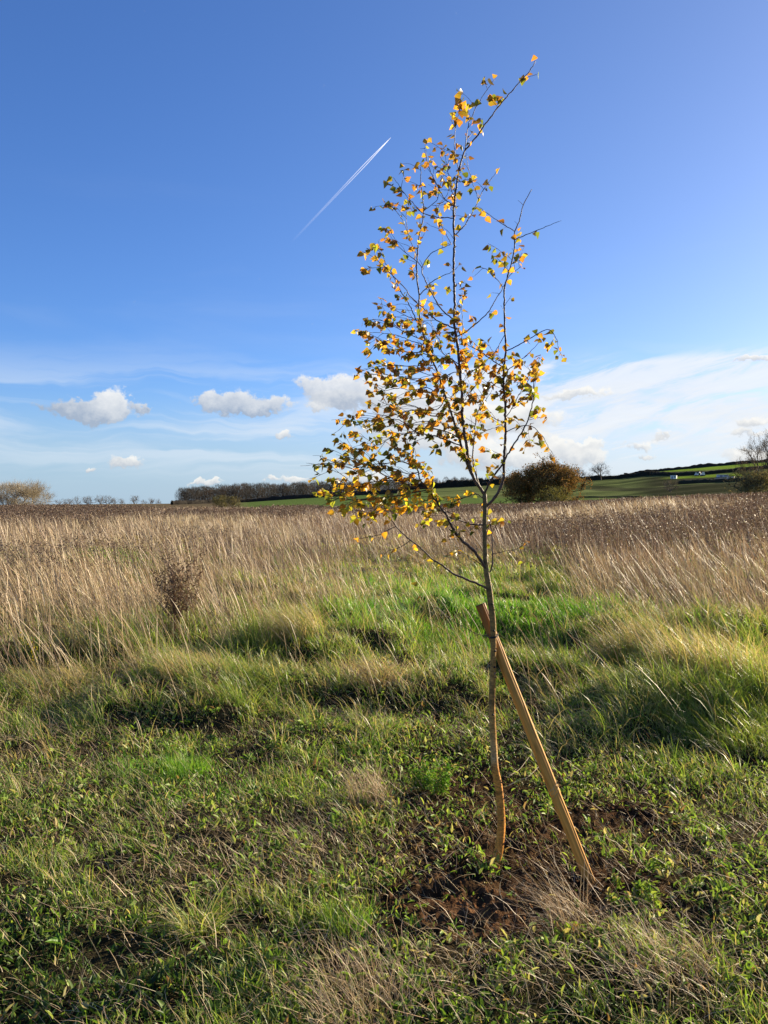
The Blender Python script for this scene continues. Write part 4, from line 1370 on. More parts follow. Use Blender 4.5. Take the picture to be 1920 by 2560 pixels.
    dv = (c2 - c1).normalized()
    pv = Vector((-dv.y, dv.x, 0))
    r1_, r2_ = .0148, .0262
    for j in range(17):
        an = -math.pi / 2 + math.pi * j / 16
        pts.append(c2 + (dv * math.cos(an) + pv * math.sin(an)) * r2_)
    for j in range(17):
        an = math.pi / 2 + math.pi * j / 16
        pts.append(c1 + (dv * math.cos(an) + pv * math.sin(an)) * r1_)
    pts.append(pts[0].copy())
    for p in pts:
        p.z = tc.z + (p.x - tc.x) * .16
    g = Geo()
    w = .0042
    V, Fc = [], []
    ctr = (c1 + c2) / 2
    for p in pts:
        o_ = Vector((p.x - ctr.x, p.y - ctr.y, 0)).normalized() * .0016
        V += [p + Vector((0, 0, w)), p + Vector((0, 0, w)) + o_, p - Vector((0, 0, w)) + o_, p - Vector((0, 0, w))]
    for i in range(len(pts) - 1):
        for k in range(4):
            A, B = i * 4 + k, i * 4 + (k + 1) % 4
            Fc += [(A, B, B + 4), (A, B + 4, A + 4)]
    g.add([tuple(v) for v in V], Fc, (.012, .012, .013))
    o = g.build('tree_tie', M_black, loc=tuple(tc), smooth=False)
    tag(o, 'thin black tie looped round the birch trunk and the top of the stake', 'tree tie')


build_stake()


# ------------------------------------------------------------------ distinct plants in the meadow
def gpt(px, py):
    y = EYE * F / (py - HOR)
    x = (px - 960) / F * y
    for _ in range(6):
        z = float(terrain(np.array([x]), np.array([y]))[0])
        y = (EYE - z) * F / (py - HOR)
        x = (px - 960) / F * y
    return x, y, float(terrain(np.array([x]), np.array([y]))[0])


def tussock(name, label, px, py, n, hmin, hmax, rad, pal, tip, lean=(.6, .2), wind=.4, w=.0045, cat='grass tussock', sag=.5, mat=None, group=None):
    x0, y0, z0 = gpt(px, py)
    g = Geo()
    a = face_rand(n)
    rr = rad * np.sqrt(rng.random(n))
    x, y = x0 + rr * np.sin(a), y0 + rr * np.cos(a)
    z = terrain(x, y) - .01
    az = np.where(rng.random(n) < wind, WIND + rng.normal(0, .5, n), a + rng.normal(0, .4, n))
    col = pick(n, pal)
    tp = np.where(rng.random((n, 1)) < .5, pick(n, tip), col)
    ribbons(g, np.stack([x, y, z], -1), hmin + (hmax - hmin) * rng.random(n), w * (.7 + .6 * rng.random(n)), az, np.clip(rng.normal(lean[0], lean[1], n), .05, .97),
            rng.random(n) * sag, face_rand(n), col, 6, tipcol=tp)
    o = g.build(name, mat or M_grass, loc=(x0, y0, z0))
    return tag(o, label, cat, group)


tussock('grass_tussock', 'dark green coarse grass tussock arching outwards in the near left foreground', 490, 2345, 260, .12, .26, .07, GREENS, STRAW, (.7, .2), .3, .0052)
tussock('grass_tussock', 'small dense tuft of fine bright green grass left of the bare soil', 865, 2330, 420, .08, .17, .09, LIME + VIVID, LIME, (.4, .2), .3, .0026)
tussock('grass_tussock', 'big shaggy olive grass tussock at the right edge in front of the weeds', 1800, 1690, 2600, .25, .62, .42, LIME + STRAW, STRAW, (.55, .2), .7, .0045)
tussock('grass_tussock', 'vivid green tuft of upright grass left of centre in the turf', 460, 1935, 480, .08, .19, .14, VIVID, LIME, (.35, .2), .3, .0032)
tussock('dry_grass_tuft', 'wiry dead grass tuft fanned out in front of the stake foot', 1440, 2320, 210, .10, .36, .10, STRAW, STRAW, (.72, .2), .75, .0022, 'dry grass', .25, M_straw)
tussock('dry_grass_tuft', 'thin pale dry grass stems rising at the bottom edge below the soil', 900, 2545, 260, .12, .34, .16, STRAW, STRAW, (.55, .2), .6, .0024, 'dry grass', .25, M_straw)
tussock('dry_grass_tuft', 'pale dry grass tuft leaning left behind the leafy weeds', 930, 2010, 240, .14, .34, .12, STRAW, STRAW, (.5, .2), .8, .0026, 'dry grass', .25, M_straw)
tussock('dry_grass_tuft', 'loose dry grass tuft in the right foreground corner', 1690, 2440, 260, .10, .26, .18, STRAW, STRAW, (.7, .2), .6, .0026, 'dry grass', .25, M_straw)


for (lb, px, py, n_, h0, h1, rd, pl, tp, ln, wd_) in [
    ('drooping brown tussock of dead grass left of the trunk, beyond the tie', 945, 1695, 1500, .10, .26, .28, STRAW + [(3, (.16, .12, .08))], STRAW, .78, .5),
    ('dark green tussock mound left of the drooping brown one', 600, 1720, 1700, .12, .34, .36, GREENS, LIME, .68, .6),
    ('long sweeping straw and green tussock combed to the left beyond the dark mound', 740, 1625, 1500, .25, .62, .30, STRAW + LIME, STRAW, .66, .9),
    ('olive tussock right behind the vivid green patch', 1330, 1492, 1200, .14, .36, .45, GREENS + STRAW, LIME, .6, .6),
    ('low shaggy tussock behind the left end of the vivid green patch', 1030, 1540, 1200, .14, .38, .40, GREENS + STRAW, STRAW, .62, .6),
    ('straw topped tussock at the left foot of the big olive one', 1590, 1640, 1500, .2, .62, .30, STRAW + GREENS, STRAW, .6, .85),
    ('bright yellow green tussock in front of the big olive one at the right edge', 1840, 1850, 1700, .12, .34, .40, LIME, LIME, .66, .7),
    ('yellow green tussock left of the bright one at the right edge', 1640, 1800, 1100, .12, .30, .30, LIME + GREENS, LIME, .66, .7),
    ('small olive tussock in front of the dead dock plant', 480, 1690, 900, .12, .34, .24, GREENS + STRAW, STRAW, .6, .6),
    ('grey straw tussock at the left edge beneath the tall stalks', 150, 1730, 1200, .14, .44, .32, STRAW + GREENS, STRAW, .6, .7),
    ('small green tussock close behind the trunk', 1100, 1650, 700, .07, .17, .22, GREENS + LIME, LIME, .6, .5),
    ('dark green tussock right of the upper stake', 1410, 1710, 1100, .10, .24, .34, GREENS, LIME, .62, .6),
]:
    tussock('grass_tussock', lb, px, py, n_, h0, h1, rd, pl, tp, (ln, .18), wd_, .004)


def forb(name, label, px, py, stems, H, spread, pal, leafpal, cat, per=22, lsize=(.010, .022), low=.3, stem_w=.0035, lean=.18, mat=None, aspect=.5):
    x0, y0, z0 = gpt(px, py)
    root = empty(name, (x0, y0, z0))
    tag(root, label, cat)
    gs, gl = Geo(), Geo()
    a = face_rand(stems)
    rr = spread * .35 * np.sqrt(rng.random(stems))
    x, y = x0 + rr * np.sin(a), y0 + rr * np.cos(a)
    z = terrain(x, y)
    h = H * (.65 + .4 * rng.random(stems))
    ln = np.clip(rng.normal(lean, .1, stems), .02, .6)
    col = pick(stems, pal)
    stems_ = {}
    for q_ in range(stems):
        g1 = Geo()
        e_ = slice(q_, q_ + 1)
        for tw_ in (0, 1.5):
            ribbons(g1, np.stack([x, y, z], -1)[e_], h[e_], np.full(1, stem_w), a[e_], ln[e_], np.zeros(1), np.full(1, q_ * 2.1 + tw_), col[e_], 5, powr=1.2)
        stems_[q_] = g1
    # side shoots
    k = 7
    i = np.repeat(np.arange(stems), k)
    t = low + (1 - low) * rng.random(len(i)) * .9
    up = np.sqrt(1 - ln[i] ** 2)
    b = np.stack([x[i] + ln[i] * h[i] * t ** 1.2 * np.sin(a[i]), y[i] + ln[i] * h[i] * t ** 1.2 * np.cos(a[i]), z[i] + up * h[i] * t], -1)
    sa = face_rand(len(i))
    sh = H * (.08 + .16 * rng.random(len(i)))
    sl2 = np.clip(rng.normal(.5, .15, len(i)), .1, .9)
    for q_ in range(stems):
        e_ = i == q_
        ribbons(stems_[q_], b[e_], sh[e_], np.full(k, stem_w * .6), sa[e_], sl2[e_], np.zeros(k), face_rand(k), col[i][e_], 3)
        stems_[q_].build('stem', mat or M_straw, root)
    j = np.repeat(np.arange(len(i)), per)
    tt = rng.random(len(j))
    p = np.stack([b[j, 0] + sl2[j] * sh[j] * tt ** 1.7 * np.sin(sa[j]), b[j, 1] + sl2[j] * sh[j] * tt ** 1.7 * np.cos(sa[j]), b[j, 2] + np.sqrt(1 - sl2[j] ** 2) * sh[j] * tt], -1)
    p += rng.normal(0, .008, p.shape)
    flakes(gl, p, lsize[0] + (lsize[1] - lsize[0]) * rng.random(len(j)), face_rand(len(j)), rng.normal(.3, .7, len(j)), rng.normal(0, .8, len(j)), pick(len(j), leafpal, .3), aspect, .2)
    gl.build('foliage', mat or M_straw, root)


RUST = [(5, (.105, .070, .048)), (3, (.15, .09, .055)), (3, (.06, .042, .032)), (1, (.20, .15, .09))]
RED = [(4, (.20, .10, .07)), (3, (.16, .10, .07)), (3, (.28, .20, .12))]
forb('dead_dock', 'tall rusty brown dead dock plant standing alone in the pale grass', 440, 1590, 40, 1.0, .5, RED, RUST, 'dead plant', 14, (.012, .026), .3, lean=.08)
forb('leafy_weed', 'bushy bright green feathery weed at the left edge of the dug soil', 1085, 1985, 16, .20, .26, [(1, (.09, .17, .035))], VIVID + GREENS, 'weed', 12, (.010, .022), .1, .003, .35, M_herb, .35)
forb('leafy_weed', 'low sprawling leafy weed lit yellow green right of the stake', 1580, 2270, 9, .08, .26, [(1, (.12, .17, .04))], GREENS + LIME, 'weed', 6, (.016, .034), .1, .003, .5, M_herb, .4)
forb('yellow_flower_plant', 'straggly ragwort with a few small yellow flower heads at the left edge', 105, 1700, 6, .42, .2, [(1, (.16, .17, .06))], [(3, (.12, .15, .05)), (1.2, (.62, .46, .03))], 'wild flower', 7, (.012, .022), .35, .003, .2, M_herb)
forb('dead_forb', 'small brown dead forb with seed heads left of centre in the turf', 520, 1745, 5, .24, .14, RUST, RUST, 'dead plant', 8, (.008, .018), .4)


def build_stick():
    g = Geo()
    P = [gpt(u, v) for (u, v) in [(1272, 1982), (1300, 1972), (1322, 1968), (1350, 1945)]]
    pts = catmull([Vector((p[0], p[1], p[2] + .03 + .01 * i)) for i, p in enumerate(P)], .01)
    tube(g, pts, np.linspace(.0028, .0012, len(pts)), (.45, .36, .24), 6)
    P = [gpt(u, v) for (u, v) in [(1272, 1958), (1300, 1944), (1318, 1925), (1340, 1902)]]
    pts = catmull([Vector((p[0], p[1], p[2] + .03 + .01 * i)) for i, p in enumerate(P)], .01)
    g2 = Geo()
    tube(g2, pts, np.linspace(.0024, .001, len(pts)), (.42, .34, .22), 6)
    p = gpt(1300, 1972)
    o = g.build('dry_stick', M_straw, loc=p)
    tag(o, 'crooked pale stick on the soil between trunk and stake', 'stick')
    o = g2.build('dry_stick', M_straw, loc=gpt(1300, 1944))
    tag(o, 'straight pale stick just behind the crooked one by the trunk', 'stick')


build_stick()


# ------------------------------------------------------------------ background trees
def grow(g, p, d, ln, r, depth, tips, rnd, spread, col, up=.1, kids=(3, 4), sides=5, rmin=.01):
    n = 4
    pts = [p.copy()]
    dd = d.copy()
    for i in range(n):
        dd = (dd + Vector((rnd.gauss(0, .12), rnd.gauss(0, .12), rnd.gauss(0, .08) + up * .25))).normalized()
        pts.append(pts[-1] + dd * ln / n)
    tube(g, pts, np.linspace(r, max(r * .55, rmin), n + 1), col, sides if depth > 1 else 3, False)
    if depth == 0:
        tips.append((pts[-1], dd))
        return
    for k in range(rnd.randint(*kids)):
        f = rnd.uniform(.45, 1.0)
        b = pts[min(n, max(1, int(round(f * n))))]
        o = Vector((rnd.gauss(0, 1), rnd.gauss(0, 1), rnd.gauss(.1, .7)))
        o = (o - dd * o.dot(dd)).normalized()
        nd = (dd * (1 - spread) + o * spread * 1.2 + Vector((0, 0, up))).normalized()
        grow(g, b, nd, ln * rnd.uniform(.6, .8), max(r * .58, rmin), depth - 1, tips, rnd, spread, col, up, kids, sides, rmin)
        tips.append((b, nd))


def far_tree(name, label, px, pyb, Yd, H, W, bare, twcol, leafpal=None, nl=0, group=None, seed=1, trunk_h=.22, cat='tree', ntw=900, twl=.12, tww=.0035, z=None, flat=.5, depth=4, lsz=.018, fill=700):
    rnd = random.Random(seed)
    x = (px - 960) / F * Yd
    zb = float(terrain(np.array([x]), np.array([Yd]))[0]) - .15 if z is None else z
    root = empty(name, (x, Yd, zb))
    tag(root, label, cat, group)
    g, gc = Geo(), Geo()
    tips = []
    base = Vector((x, Yd, zb))
    r0 = H * .028
    th = H * trunk_h
    tp = [base + Vector((rnd.gauss(0, .01) * H * i, rnd.gauss(0, .01) * H * i, th * i / 3)) for i in range(4)]
    tube(g, tp, [r0 * 1.3, r0, r0 * .9, r0 * .85], twcol, 7, False)
    nlimb = 6
    for k in range(nlimb):
        a = k * 2 * math.pi / nlimb + rnd.uniform(-.4, .4)
        el = rnd.uniform(.25, 1.25)
        d = Vector((math.cos(a) * math.cos(el), math.sin(a) * math.cos(el), math.sin(el)))
        grow(g, tp[3] - Vector((0, 0, rnd.random() * th * .5)), d, H * .30, r0 * .5, depth - 1, tips, rnd, .5, twcol, .12, (3, 4), 5, H * .0012)
    # fit to the crown box
    T = np.array([tuple(t[0]) for t in tips])
    D = np.array([tuple(t[1]) for t in tips])
    ctr = np.array([x, Yd, zb])
    sx = (W / 2) / np.percentile(np.abs(T[:, 0] - x), 96)
    sy = (W / 2) / np.percentile(np.abs(T[:, 1] - Yd), 96)
    sz = (H * .97) / np.percentile(T[:, 2] - zb, 98)
    sx, sy = min(sx, 1.5 * sz), min(sy, 1.5 * sz)
    sc = np.array([sx, sy, sz])
    g.v = [((v - ctr) * sc + ctr).astype(np.float32) for v in g.v]
    T = (T - ctr) * sc + ctr
    rg = np.random.default_rng(seed)
    # leafy and twiggy clumps through the whole crown
    nc = 90
    a_ = rg.random(nc) * 6.28
    hh = rg.random(nc) ** .85
    lo = max(trunk_h * .8, .06)
    hz = lo + (1 - lo) * hh * .93
    env = np.sqrt(np.clip(1 - ((hz - flat) / np.where(hz > flat, 1.0 - flat + .03, flat + .12)) ** 2, 0.02, 1))
    rad_ = np.sqrt(rg.random(nc)) * env * W / 2 * .95
    CC = np.stack([x + np.cos(a_) * rad_, Yd + np.sin(a_) * rad_, zb + hz * H], -1)
    DD = CC - np.array([x, Yd, zb + H * .15])
    DD /= np.linalg.norm(DD, axis=1)[:, None]
    k_ = rg.integers(0, nc, fill)
    T = np.concatenate([T, CC[k_] + rg.normal(0, .055, (fill, 3)) * np.array([W * .8, W * .8, H])])
    D = np.concatenate([D, DD[k_]])
    i = rg.integers(0, len(T), ntw)
    b = T[i] + rg.normal(0, .012 * H, (ntw, 3))
    nd = D[i] + rg.normal(0, .45, (ntw, 3)) + np.array([0, 0, .15])
    nd /= np.linalg.norm(nd, axis=1)[:, None]
    az = np.arctan2(nd[:, 0], nd[:, 1])
    ribbons(gc, b, H * twl * (.5 + rg.random(ntw)), np.full(ntw, H * tww), az, np.clip(np.hypot(nd[:, 0], nd[:, 1]), .05, .95), rg.random(ntw) * .2 - .0, rg.random(ntw) * 6.28,
            np.array(twcol)[None] * (.8 + .5 * rg.random((ntw, 1))), 2)
    if nl:
        i = rg.integers(0, len(T), nl)
        p = T[i] + rg.normal(0, .035 * H, (nl, 3))
        wts = np.array([q[0] for q in leafpal], float)
        cs = np.array([q[1] for q in leafpal])[rg.choice(len(leafpal), nl, p=wts / wts.sum())]
        cs = cs * (.7 + .6 * rg.random((nl, 1)))
        flakes(gc, p, H * lsz * (.6 + .8 * rg.random(nl)), rg.random(nl) * 6.28, rg.normal(0, .8, nl), rg.normal(0, .9, nl), cs, .8, .2)
    g.build('trunk', M_twig, root)
    gc.build('crown', M_far, root)
    return root


OAKP = [(5, (.20, .135, .055)), (4, (.27, .15, .05)), (3, (.16, .14, .05)), (2, (.34, .19, .06))]
far_tree('oak_tree', 'broad rounded oak in russet leaf on the field edge right of the sapling', 1356, 1255, 150, 8.6, 15.2, False, (.055, .042, .032), OAKP, 42000, seed=3, trunk_h=.1, ntw=5000, flat=.42, lsz=.026, fill=2600)
far_tree('willow_shrub', 'low yellow green bush in front of the russet oak', 1385, 1262, 138, 3.9, 6.5, False, (.10, .09, .04), [(3, (.20, .18, .05)), (2, (.15, .15, .05))], 2600, seed=5, trunk_h=.05, cat='bush', lsz=.04, ntw=900, depth=3)
far_tree('bare_tree', 'large leafless tree cut off by the right edge of the view', 1925, 1245, 125, 10.2, 8.6, True, (.10, .08, .062), [(3, (.17, .12, .075)), (2, (.13, .10, .07))], 2600, lsz=.012, seed=8, trunk_h=.25, ntw=6500, twl=.09, tww=.0026, fill=250)
far_tree('willow_shrub', 'olive leaved scrub under the leafless tree at the right edge', 1885, 1250, 118, 4.6, 8.5, False, (.09, .075, .045), [(3, (.26, .22, .095)), (2, (.18, .165, .07))], 9000, seed=12, trunk_h=.06, cat='bush', lsz=.034, ntw=3000, depth=3, fill=1500)
far_tree('bare_tree', 'wide twiggy pale brown tree low on the left skyline', 45, 1268, 120, 4.5, 11.5, True, (.33, .29, .225), [(3, (.28, .24, .16)), (2, (.22, .19, .13))], 6000, seed=15, trunk_h=.05, ntw=15000, twl=.2, tww=.005, lsz=.025, fill=9000, flat=.25, depth=3)
far_tree('bare_tree', 'single leafless round tree on the hill hedge right of the russet oak', 1502, 1203, 430, 9.6, 11.0, True, (.075, .065, .058), seed=18, trunk_h=.28, ntw=2600, twl=.10, tww=.0035, z=None)
far_tree('bare_tree', 'faint leafless tree just right of the oak on the hedge', 1446, 1200, 440, 7.5, 10.0, True, (.11, .10, .095), seed=19, trunk_h=.2, ntw=1500, twl=.10, tww=.0045)
far_tree('bare_tree', 'small low tree between the two leafless hedge trees', 1474, 1200, 440, 4.2, 6.5, True, (.085, .075, .065), seed=20, trunk_h=.12, ntw=900, twl=.12, tww=.006)
far_tree('hill_bush', 'small bare bush alone on the dark slope below the white sheds', 1675, 1232, 230, 4.2, 4.8, True, (.10, .085, .065), seed=22, trunk_h=.1, ntw=1800, twl=.13, tww=.005, cat='bush')
far_tree('gorse_bush', 'left one of two yellowish bushes in front of the distant wood', 550, 1262, 260, 4.4, 5.6, False, (.09, .085, .04), [(2, (.13, .125, .05)), (1, (.17, .145, .06))], 1800, seed=25, trunk_h=.05, cat='bush', lsz=.05, ntw=500, depth=3)
far_tree('gorse_bush', 'right one of two yellowish bushes in front of the distant wood', 582, 1262, 255, 4.0, 5.2, False, (.11, .095, .05), [(2, (.16, .14, .06)), (1, (.13, .12, .06))], 1700, seed=26, trunk_h=.05, cat='bush', lsz=.05, ntw=500, depth=3)

sky_trees = [(150, 3.6, 9), (172, 4.0, 7), (193, 5.0, 6), (222, 5.4, 9), (252, 5.8, 8), (270, 5.6, 7), (288, 4.2, 6), (304, 3.4, 5), (336, 5.6, 7), (377, 3.6, 5), (358, 2.6, 5), (395, 3.0, 4)]
sl_lab = ['nearest the wide twiggy tree, half lost in grass', 'second along from the wide twiggy tree', 'upright and slim with a thin crown', 'broad and bushy beside the slim one', 'twin topped, left half of the tallest pair',
          'right half of the tallest pair', 'low, just right of the tallest pair', 'lowest and darkest, right of the tallest pair', 'lone round headed one with a dark core', 'small dark one standing left of the wood', 'tiny one right of the lone round headed tree',
          'last small one before the wood begins']
for k, (px, h, w) in enumerate(sky_trees):
    far_tree('skyline_tree', 'distant bare tree on the left skyline, ' + sl_lab[k], px, 1262, 620, h * 1.25 + 2.2, w * 1.2, True, (.105, .09, .08), seed=40 + k, trunk_h=.2, ntw=700, twl=.12, tww=.007,
             group='bare trees along the left skyline', depth=3)


# ---- distant wood, a mass
def build_wood():
    g = Geo()
    rg = np.random.default_rng(5)
    rnd = random.Random(5)
    spots = []
    for k in range(210):
        px = 450 + 560 * (k + rg.random()) / 210
        spots.append((px, rg.uniform(470, 540)))
    for k in range(60):
        spots.append((rg.uniform(1000, 1300), rg.uniform(500, 560)))
    for (px, Yd) in spots:
        x = (px - 960) / F * Yd
        pyb = np.interp(px, [440, 620, 850, 1000, 1300], [1262, 1254, 1240, 1232, 1215])
        pyt = np.interp(px, [440, 470, 560, 700, 800, 850, 900, 1000, 1300], [1226, 1218, 1213, 1208, 1205, 1198, 1206, 1200, 1188]) + rg.uniform(-5, 12)
        zb = EYE + (HOR - pyb) / F * Yd - 1
        zt = EYE + (HOR - pyt) / F * Yd
        H = zt - zb
        W = H * rg.uniform(.6, 1.0)
        c0 = np.array((.070, .064, .060)) * rg.uniform(.65, 1.15) * (np.array((1.0, 1.0, .95)) if rg.random() < .8 else np.array((1.3, 1.05, .8)))
        tube(g, [(x, Yd, zb), (x + rg.normal(0, .3), Yd, zb + H * .35), (x + rg.normal(0, .5), Yd, zb + H * .85)], [H * .02, H * .016, H * .005], c0 * .8, 4, False)
        n = 430
        a = rg.random(n) * 6.28
        el = rg.random(n) ** .8
        rr = np.sqrt(rg.random(n))
        hh = .16 + .8 * el
        env = np.where(hh < .5, .75 + .5 * hh, np.sqrt(np.clip(1 - ((hh - .5) / .47) ** 2, 0, 1)))
        b = np.stack([x + np.cos(a) * rr * env * W / 2, Yd + np.sin(a) * rr * env * W / 2, zb + H * hh - H * .05], -1)
        ribbons(g, b, H * .13 * (.5 + rg.random(n)), np.full(n, H * .011), a, np.clip(rg.normal(.5, .2, n), 0, .9), np.zeros(n), rg.random(n) * 6.28, np.repeat(c0[None], n, 0) * (.7 + .6 * rg.random((n, 1))), 2)
    tag(g.build('woodland', M_far), 'dark leafless wood along the skyline left of and behind the sapling', 'wood', kind='stuff')


build_wood()


# ---- hedges
def hedge(label, pts, Yf, h, wd, col, dens=14, group=None, rough=.5):
    """pts: (px, py) foot line; each point stands on the terrain at the distance that gives that row"""
    g = Geo()
    rg = np.random.default_rng(int(abs(pts[0][0] * 7 + pts[0][1])))
    P = []
    for (px, py) in pts:
        p0, pc = np.interp(px, *PY0), np.interp(px, *PYC)
        t = (py - p0) / (pc - p0)
        r = R0 + np.clip(t, 0, 1.02) * (RC - R0)
        y = r * math.cos(math.atan((px - 960) / F))
        x = (px - 960) / F * y
        P.append(Vector((x, y, 0)))
    q = catmull(P, 1.2)
    for p in q:
        p.z = float(terrain(np.array([p.x]), np.array([p.y]))[0])
    Q = np.array([tuple(p) for p in q])
    # a lumpy body
    n = len(Q)
    T = np.gradient(Q, axis=0)
    T /= np.linalg.norm(T, axis=1)[:, None]
    Nn = np.stack([-T[:, 1], T[:, 0], 0 * T[:, 0]], -1)
    lump = .75 + rough * (fbm(Q[:, 0], Q[:, 1], 5, 3, 77) - .3)
    secs = [(-.5, -.2), (-.55, .35), (-.38, .8), (0, 1.0), (.38, .8), (.55, .35), (.5, -.2)]
    V = np.stack([Q + Nn * (a * wd) + np.array([0, 0, 1]) * (b * h * lump)[:, None] if False else Q + Nn * (a * wd * lump)[:, None] + np.array([0, 0, 1.0])[None] * (b * h * lump)[:, None] for a, b in secs], 1)
    idx = np.arange(n * 7).reshape(n, 7)
    A, B, D, E = idx[:-1, :-1], idx[:-1, 1:], idx[1:, :-1], idx[1:, 1:]
    f = np.concatenate([np.stack([A, B, E], -1).reshape(-1, 3), np.stack([A, E, D], -1).reshape(-1, 3)])
    g.add(V.reshape(-1, 3) + rg.normal(0, .12 * h * .5, (n * 7, 3)), f, np.array(col) * .8)
    m = n * dens
    i = rg.integers(0, n, m)
    hh = rg.random(m)
    b = Q[i] + Nn[i] * (rg.uniform(-.5, .5, m) * wd)[:, None] + rg.normal(0, .5, (m, 3)) * np.array([1, 1, 0])
    b[:, 2] = Q[i, 2] + hh * h * lump[i] * .8
    ribbons(g, b, h * .42 * (.5 + rg.random(m)), np.full(m, h * .085), rg.random(m) * 6.28, np.clip(rg.normal(.4, .2, m), 0, .9), np.zeros(m), rg.random(m) * 6.28,
            np.array(col)[None] * (.7 + .7 * rg.random((m, 1))), 2)
    c = Q.mean(0)
    o = g.build('hedge', M_far, loc=tuple(c))
    return tag(o, label, 'hedge', group)


HC = (.042, .042, .030)
hedge('long thin hedge at the foot of the wood, rising to the right', [(430, 1262), (620, 1255.5), (740, 1247), (860, 1239.5), (1000, 1233)], 0, 2.6, 2.2, (.055, .048, .040), 12)
hedge('dark hedge behind the sapling under the bare trees, left of the russet oak', [(1010, 1222), (1130, 1216), (1250, 1209), (1320, 1205)], 0, 5.2, 3.5, HC, 20)
hedge('dark hedge right of the russet oak carrying the leafless trees', [(1425, 1203), (1500, 1199.5), (1560, 1195), (1640, 1186)], 0, 2.6, 3, HC, 20)
hedge('ragged hedge along the very top of the hill', [(1560, 1190.5), (1640, 1179), (1740, 1169.5), (1850, 1160), (1960, 1150.5)], 0, 1.5, 2.5, (.05, .046, .038), 16, rough=1.4)
hedge('thick dark hedge below the bright hilltop field', [(1630, 1188), (1700, 1187), (1760, 1186), (1820, 1181), (1900, 1174), (1990, 1166)], 0, 1.9, 4, HC, 20)
hedge('low dark hedge across the pasture right of the oak', [(1440, 1241.5), (1520, 1241), (1600, 1240)], 0, .45, 1.2, (.06, .065, .03), 14)
hedge('low scrubby bank below the white sheds', [(1700, 1209), (1780, 1207), (1850, 1205), (1920, 1203)], 0, 1.6, 3, (.06, .058, .038), 14)


# ---- far sheds and machines on the hill
def hill_point(px, py):
    p0, pc = np.interp(px, *PY0), np.interp(px, *PYC)
    r = R0 + np.clip((py - p0) / (pc - p0), 0, 1) * (RC - R0)
    y = r * math.cos(math.atan((px - 960) / F))
    x = (px - 960) / F * y
    return x, y, float(terrain(np.array([x]), np.array([y]))[0])


def box(g, c, s, col, rz=0.0):
    v = np.array([(a, b, d) for a in (-.5, .5) for b in (-.5, .5) for d in (0, 1)], float) * np.array(s)
    ca, sa = math.cos(rz), math.sin(rz)
    v = np.stack([v[:, 0] * ca - v[:, 1] * sa, v[:, 0] * sa + v[:, 1] * ca, v[:, 2]], -1) + np.array(c)
    f = [(0, 1, 3), (0, 3, 2), (4, 6, 7), (4, 7, 5), (0, 4, 5), (0, 5, 1), (2, 3, 7), (2, 7, 6), (1, 5, 7), (1, 7, 3), (0, 2, 6), (0, 6, 4)]
    # one vertex set per face keeps the edges hard
    g.add(v, f, col)


def cabin(label, px, py, w, d, h, col, door, rz, name='white_cabin', cat='shed', roof=(.55, .55, .52)):
    x, y, z = hill_point(px, py)
    root = empty(name, (x, y, z - .1))
    tag(root, label, cat)
    off = np.array((x, y, z - .1))
    ca, sa = math.cos(rz), math.sin(rz)

    def at(a, b, c):
        return (x + a * ca - b * sa, y + a * sa + b * ca, z - .1 + c)
    g = Geo(); box(g, at(0, 0, 0), (w, d, h), col, rz); g.build('wall', M_paint, root, smooth=False)
    g = Geo(); box(g, at(0, 0, h), (w * 1.06, d * 1.06, .14), roof, rz); g.build('roof', M_paint, root, smooth=False)
    g = Geo(); box(g, at(-w * .2, -d / 2 - .03, .15), (w * .22, .06, h * .72), door, rz); g.build('door', M_paint, root, smooth=False)
    g = Geo(); box(g, at(w * .22, -d / 2 - .03, h * .45), (w * .3, .06, h * .32), (.05, .06, .07), rz); g.build('window', M_paint, root, smooth=False)


WHT = (.80, .79, .74)
cabin('white site cabin farthest left on the hill, above the bare bush', 1684, 1196.5, 2.6, 2.4, 1.5, WHT, (.3, .3, .3), -.5)
cabin('white site cabin lowest on the slope, close to the right edge', 1826, 1205.5, 2.4, 2.2, 1.9, WHT, (.30, .32, .33), -.5)
cabin('long pale grey low shed beside the hill track right of the machines', 1806, 1190.5, 4.6, 2.2, 1.0, (.5, .52, .54), (.2, .2, .22), -.1, 'low_shed', 'shed')
cabin('long low pale wall like shed left of the lowest white cabin', 1808, 1202.5, 5.6, 1.6, .9, (.34, .33, .30), (.2, .18, .16), -.1, 'low_shed', 'shed')


def digger(label, px, py, col, s=1.0, flip=1):
    x, y, z = hill_point(px, py)
    root = empty('digger', (x, y, z))
    tag(root, label, 'digger', 'machines parked under the hill hedge')
    g = Geo()
    box(g, (x, y, z), (2.4 * s, 1.6 * s, .5 * s), (.04, .04, .04)); g.build('track', M_paint, root, smooth=False)
    g = Geo()
    box(g, (x, y, z + .55 * s), (2.0 * s, 1.5 * s, .7 * s), col); g.build('body', M_paint, root, smooth=False)
    g = Geo()
    box(g, (x - .35 * s * flip, y - .2, z + 1.25 * s), (.9 * s, 1.0 * s, .95 * s), np.array(col) * .9); c = g.build('cab', M_paint, root, smooth=False)
    g = Geo()
    tube(g, [(x + .6 * s * flip, y, z + 1.1 * s), (x + 1.7 * s * flip, y, z + 2.2 * s), (x + 2.7 * s * flip, y, z + 1.2 * s), (x + 2.8 * s * flip, y, z + .5 * s)], [.16 * s, .15 * s, .12 * s, .2 * s], col, 5)
    g.build('arm', M_paint, root, smooth=False)


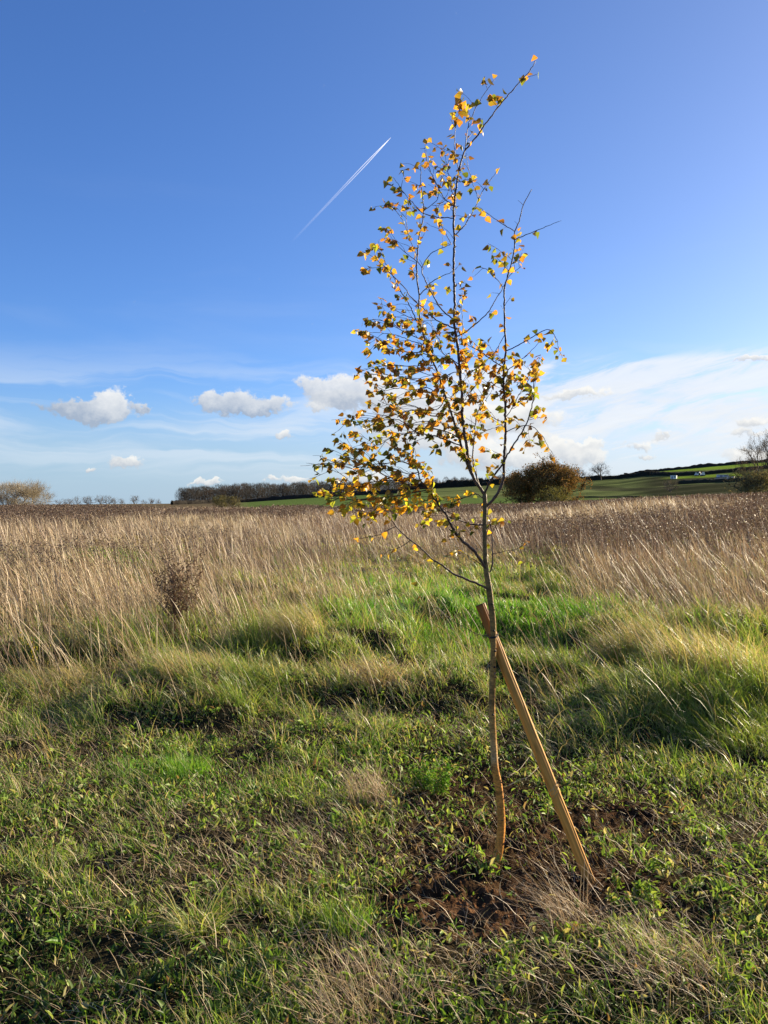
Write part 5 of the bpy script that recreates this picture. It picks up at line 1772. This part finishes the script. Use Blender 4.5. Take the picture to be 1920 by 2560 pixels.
digger('pale blue grey digger, leftmost of the machines under the hill hedge', 1741, 1190, (.42, .48, .55), .75)
digger('white topped digger, rightmost of the machines under the hill hedge', 1756, 1190, (.60, .62, .64), .85, -1)


# ------------------------------------------------------------------ contrail
def build_contrail():
    m, N, L = new_mat('ice_trail')
    at = N.new('ShaderNodeAttribute')
    at.attribute_name = 'Col'
    sp = N.new('ShaderNodeSeparateColor')
    L.new(at.outputs['Color'], sp.inputs[0])
    df = N.new('ShaderNodeBsdfTranslucent')
    df.inputs['Color'].default_value = (.95, .97, 1, 1)
    d2 = N.new('ShaderNodeBsdfDiffuse')
    d2.inputs['Color'].default_value = (.95, .97, 1, 1)
    m1 = N.new('ShaderNodeMixShader')
    m1.inputs[0].default_value = .5
    L.new(df.outputs[0], m1.inputs[1])
    L.new(d2.outputs[0], m1.inputs[2])
    tr = N.new('ShaderNodeBsdfTransparent')
    mx = N.new('ShaderNodeMixShader')
    L.new(sp.outputs[0], mx.inputs[0])
    L.new(tr.outputs[0], mx.inputs[1])
    L.new(m1.outputs[0], mx.inputs[2])
    o = N.new('ShaderNodeOutputMaterial')
    L.new(mx.outputs[0], o.inputs[0])
    Y = 18000.0
    head, tail = pix3(977, 344, Y), pix3(728, 606, Y + 3000)
    g = Geo()
    n = 60
    ax = (tail - head).normalized()
    sd = ax.cross(Vector((0, 1, 0))).normalized()
    px_m = Y / F
    for s in (-1, 1):
        pts, rad, col = [], [], []
        for i in range(n):
            t = i / (n - 1)
            sep = 2.6 * min(t / .22, 1) * (1 if t < .3 else max(.55, 1 - (t - .3) * 1.2)) * px_m
            p = head.lerp(tail, t) + sd * (s * sep)
            pts.append(p)
            rad.append(px_m * (np.interp(t, [0, .05, .3, .5, 1], [.3, .8, .95, 1.6, 2.2])))
            a = np.interp(t, [0, .1, .3, .45, .7, .9, 1], [.38, .32, .17, .06, .026, .008, 0])
            col.append((a, a, a))
        tube(g, pts, rad, np.array(col), 10, False)
    o = g.build('contrail', m, loc=tuple(head))
    tag(o, 'thin white double aircraft vapour trail slanting across the blue sky', 'contrail')


build_contrail()
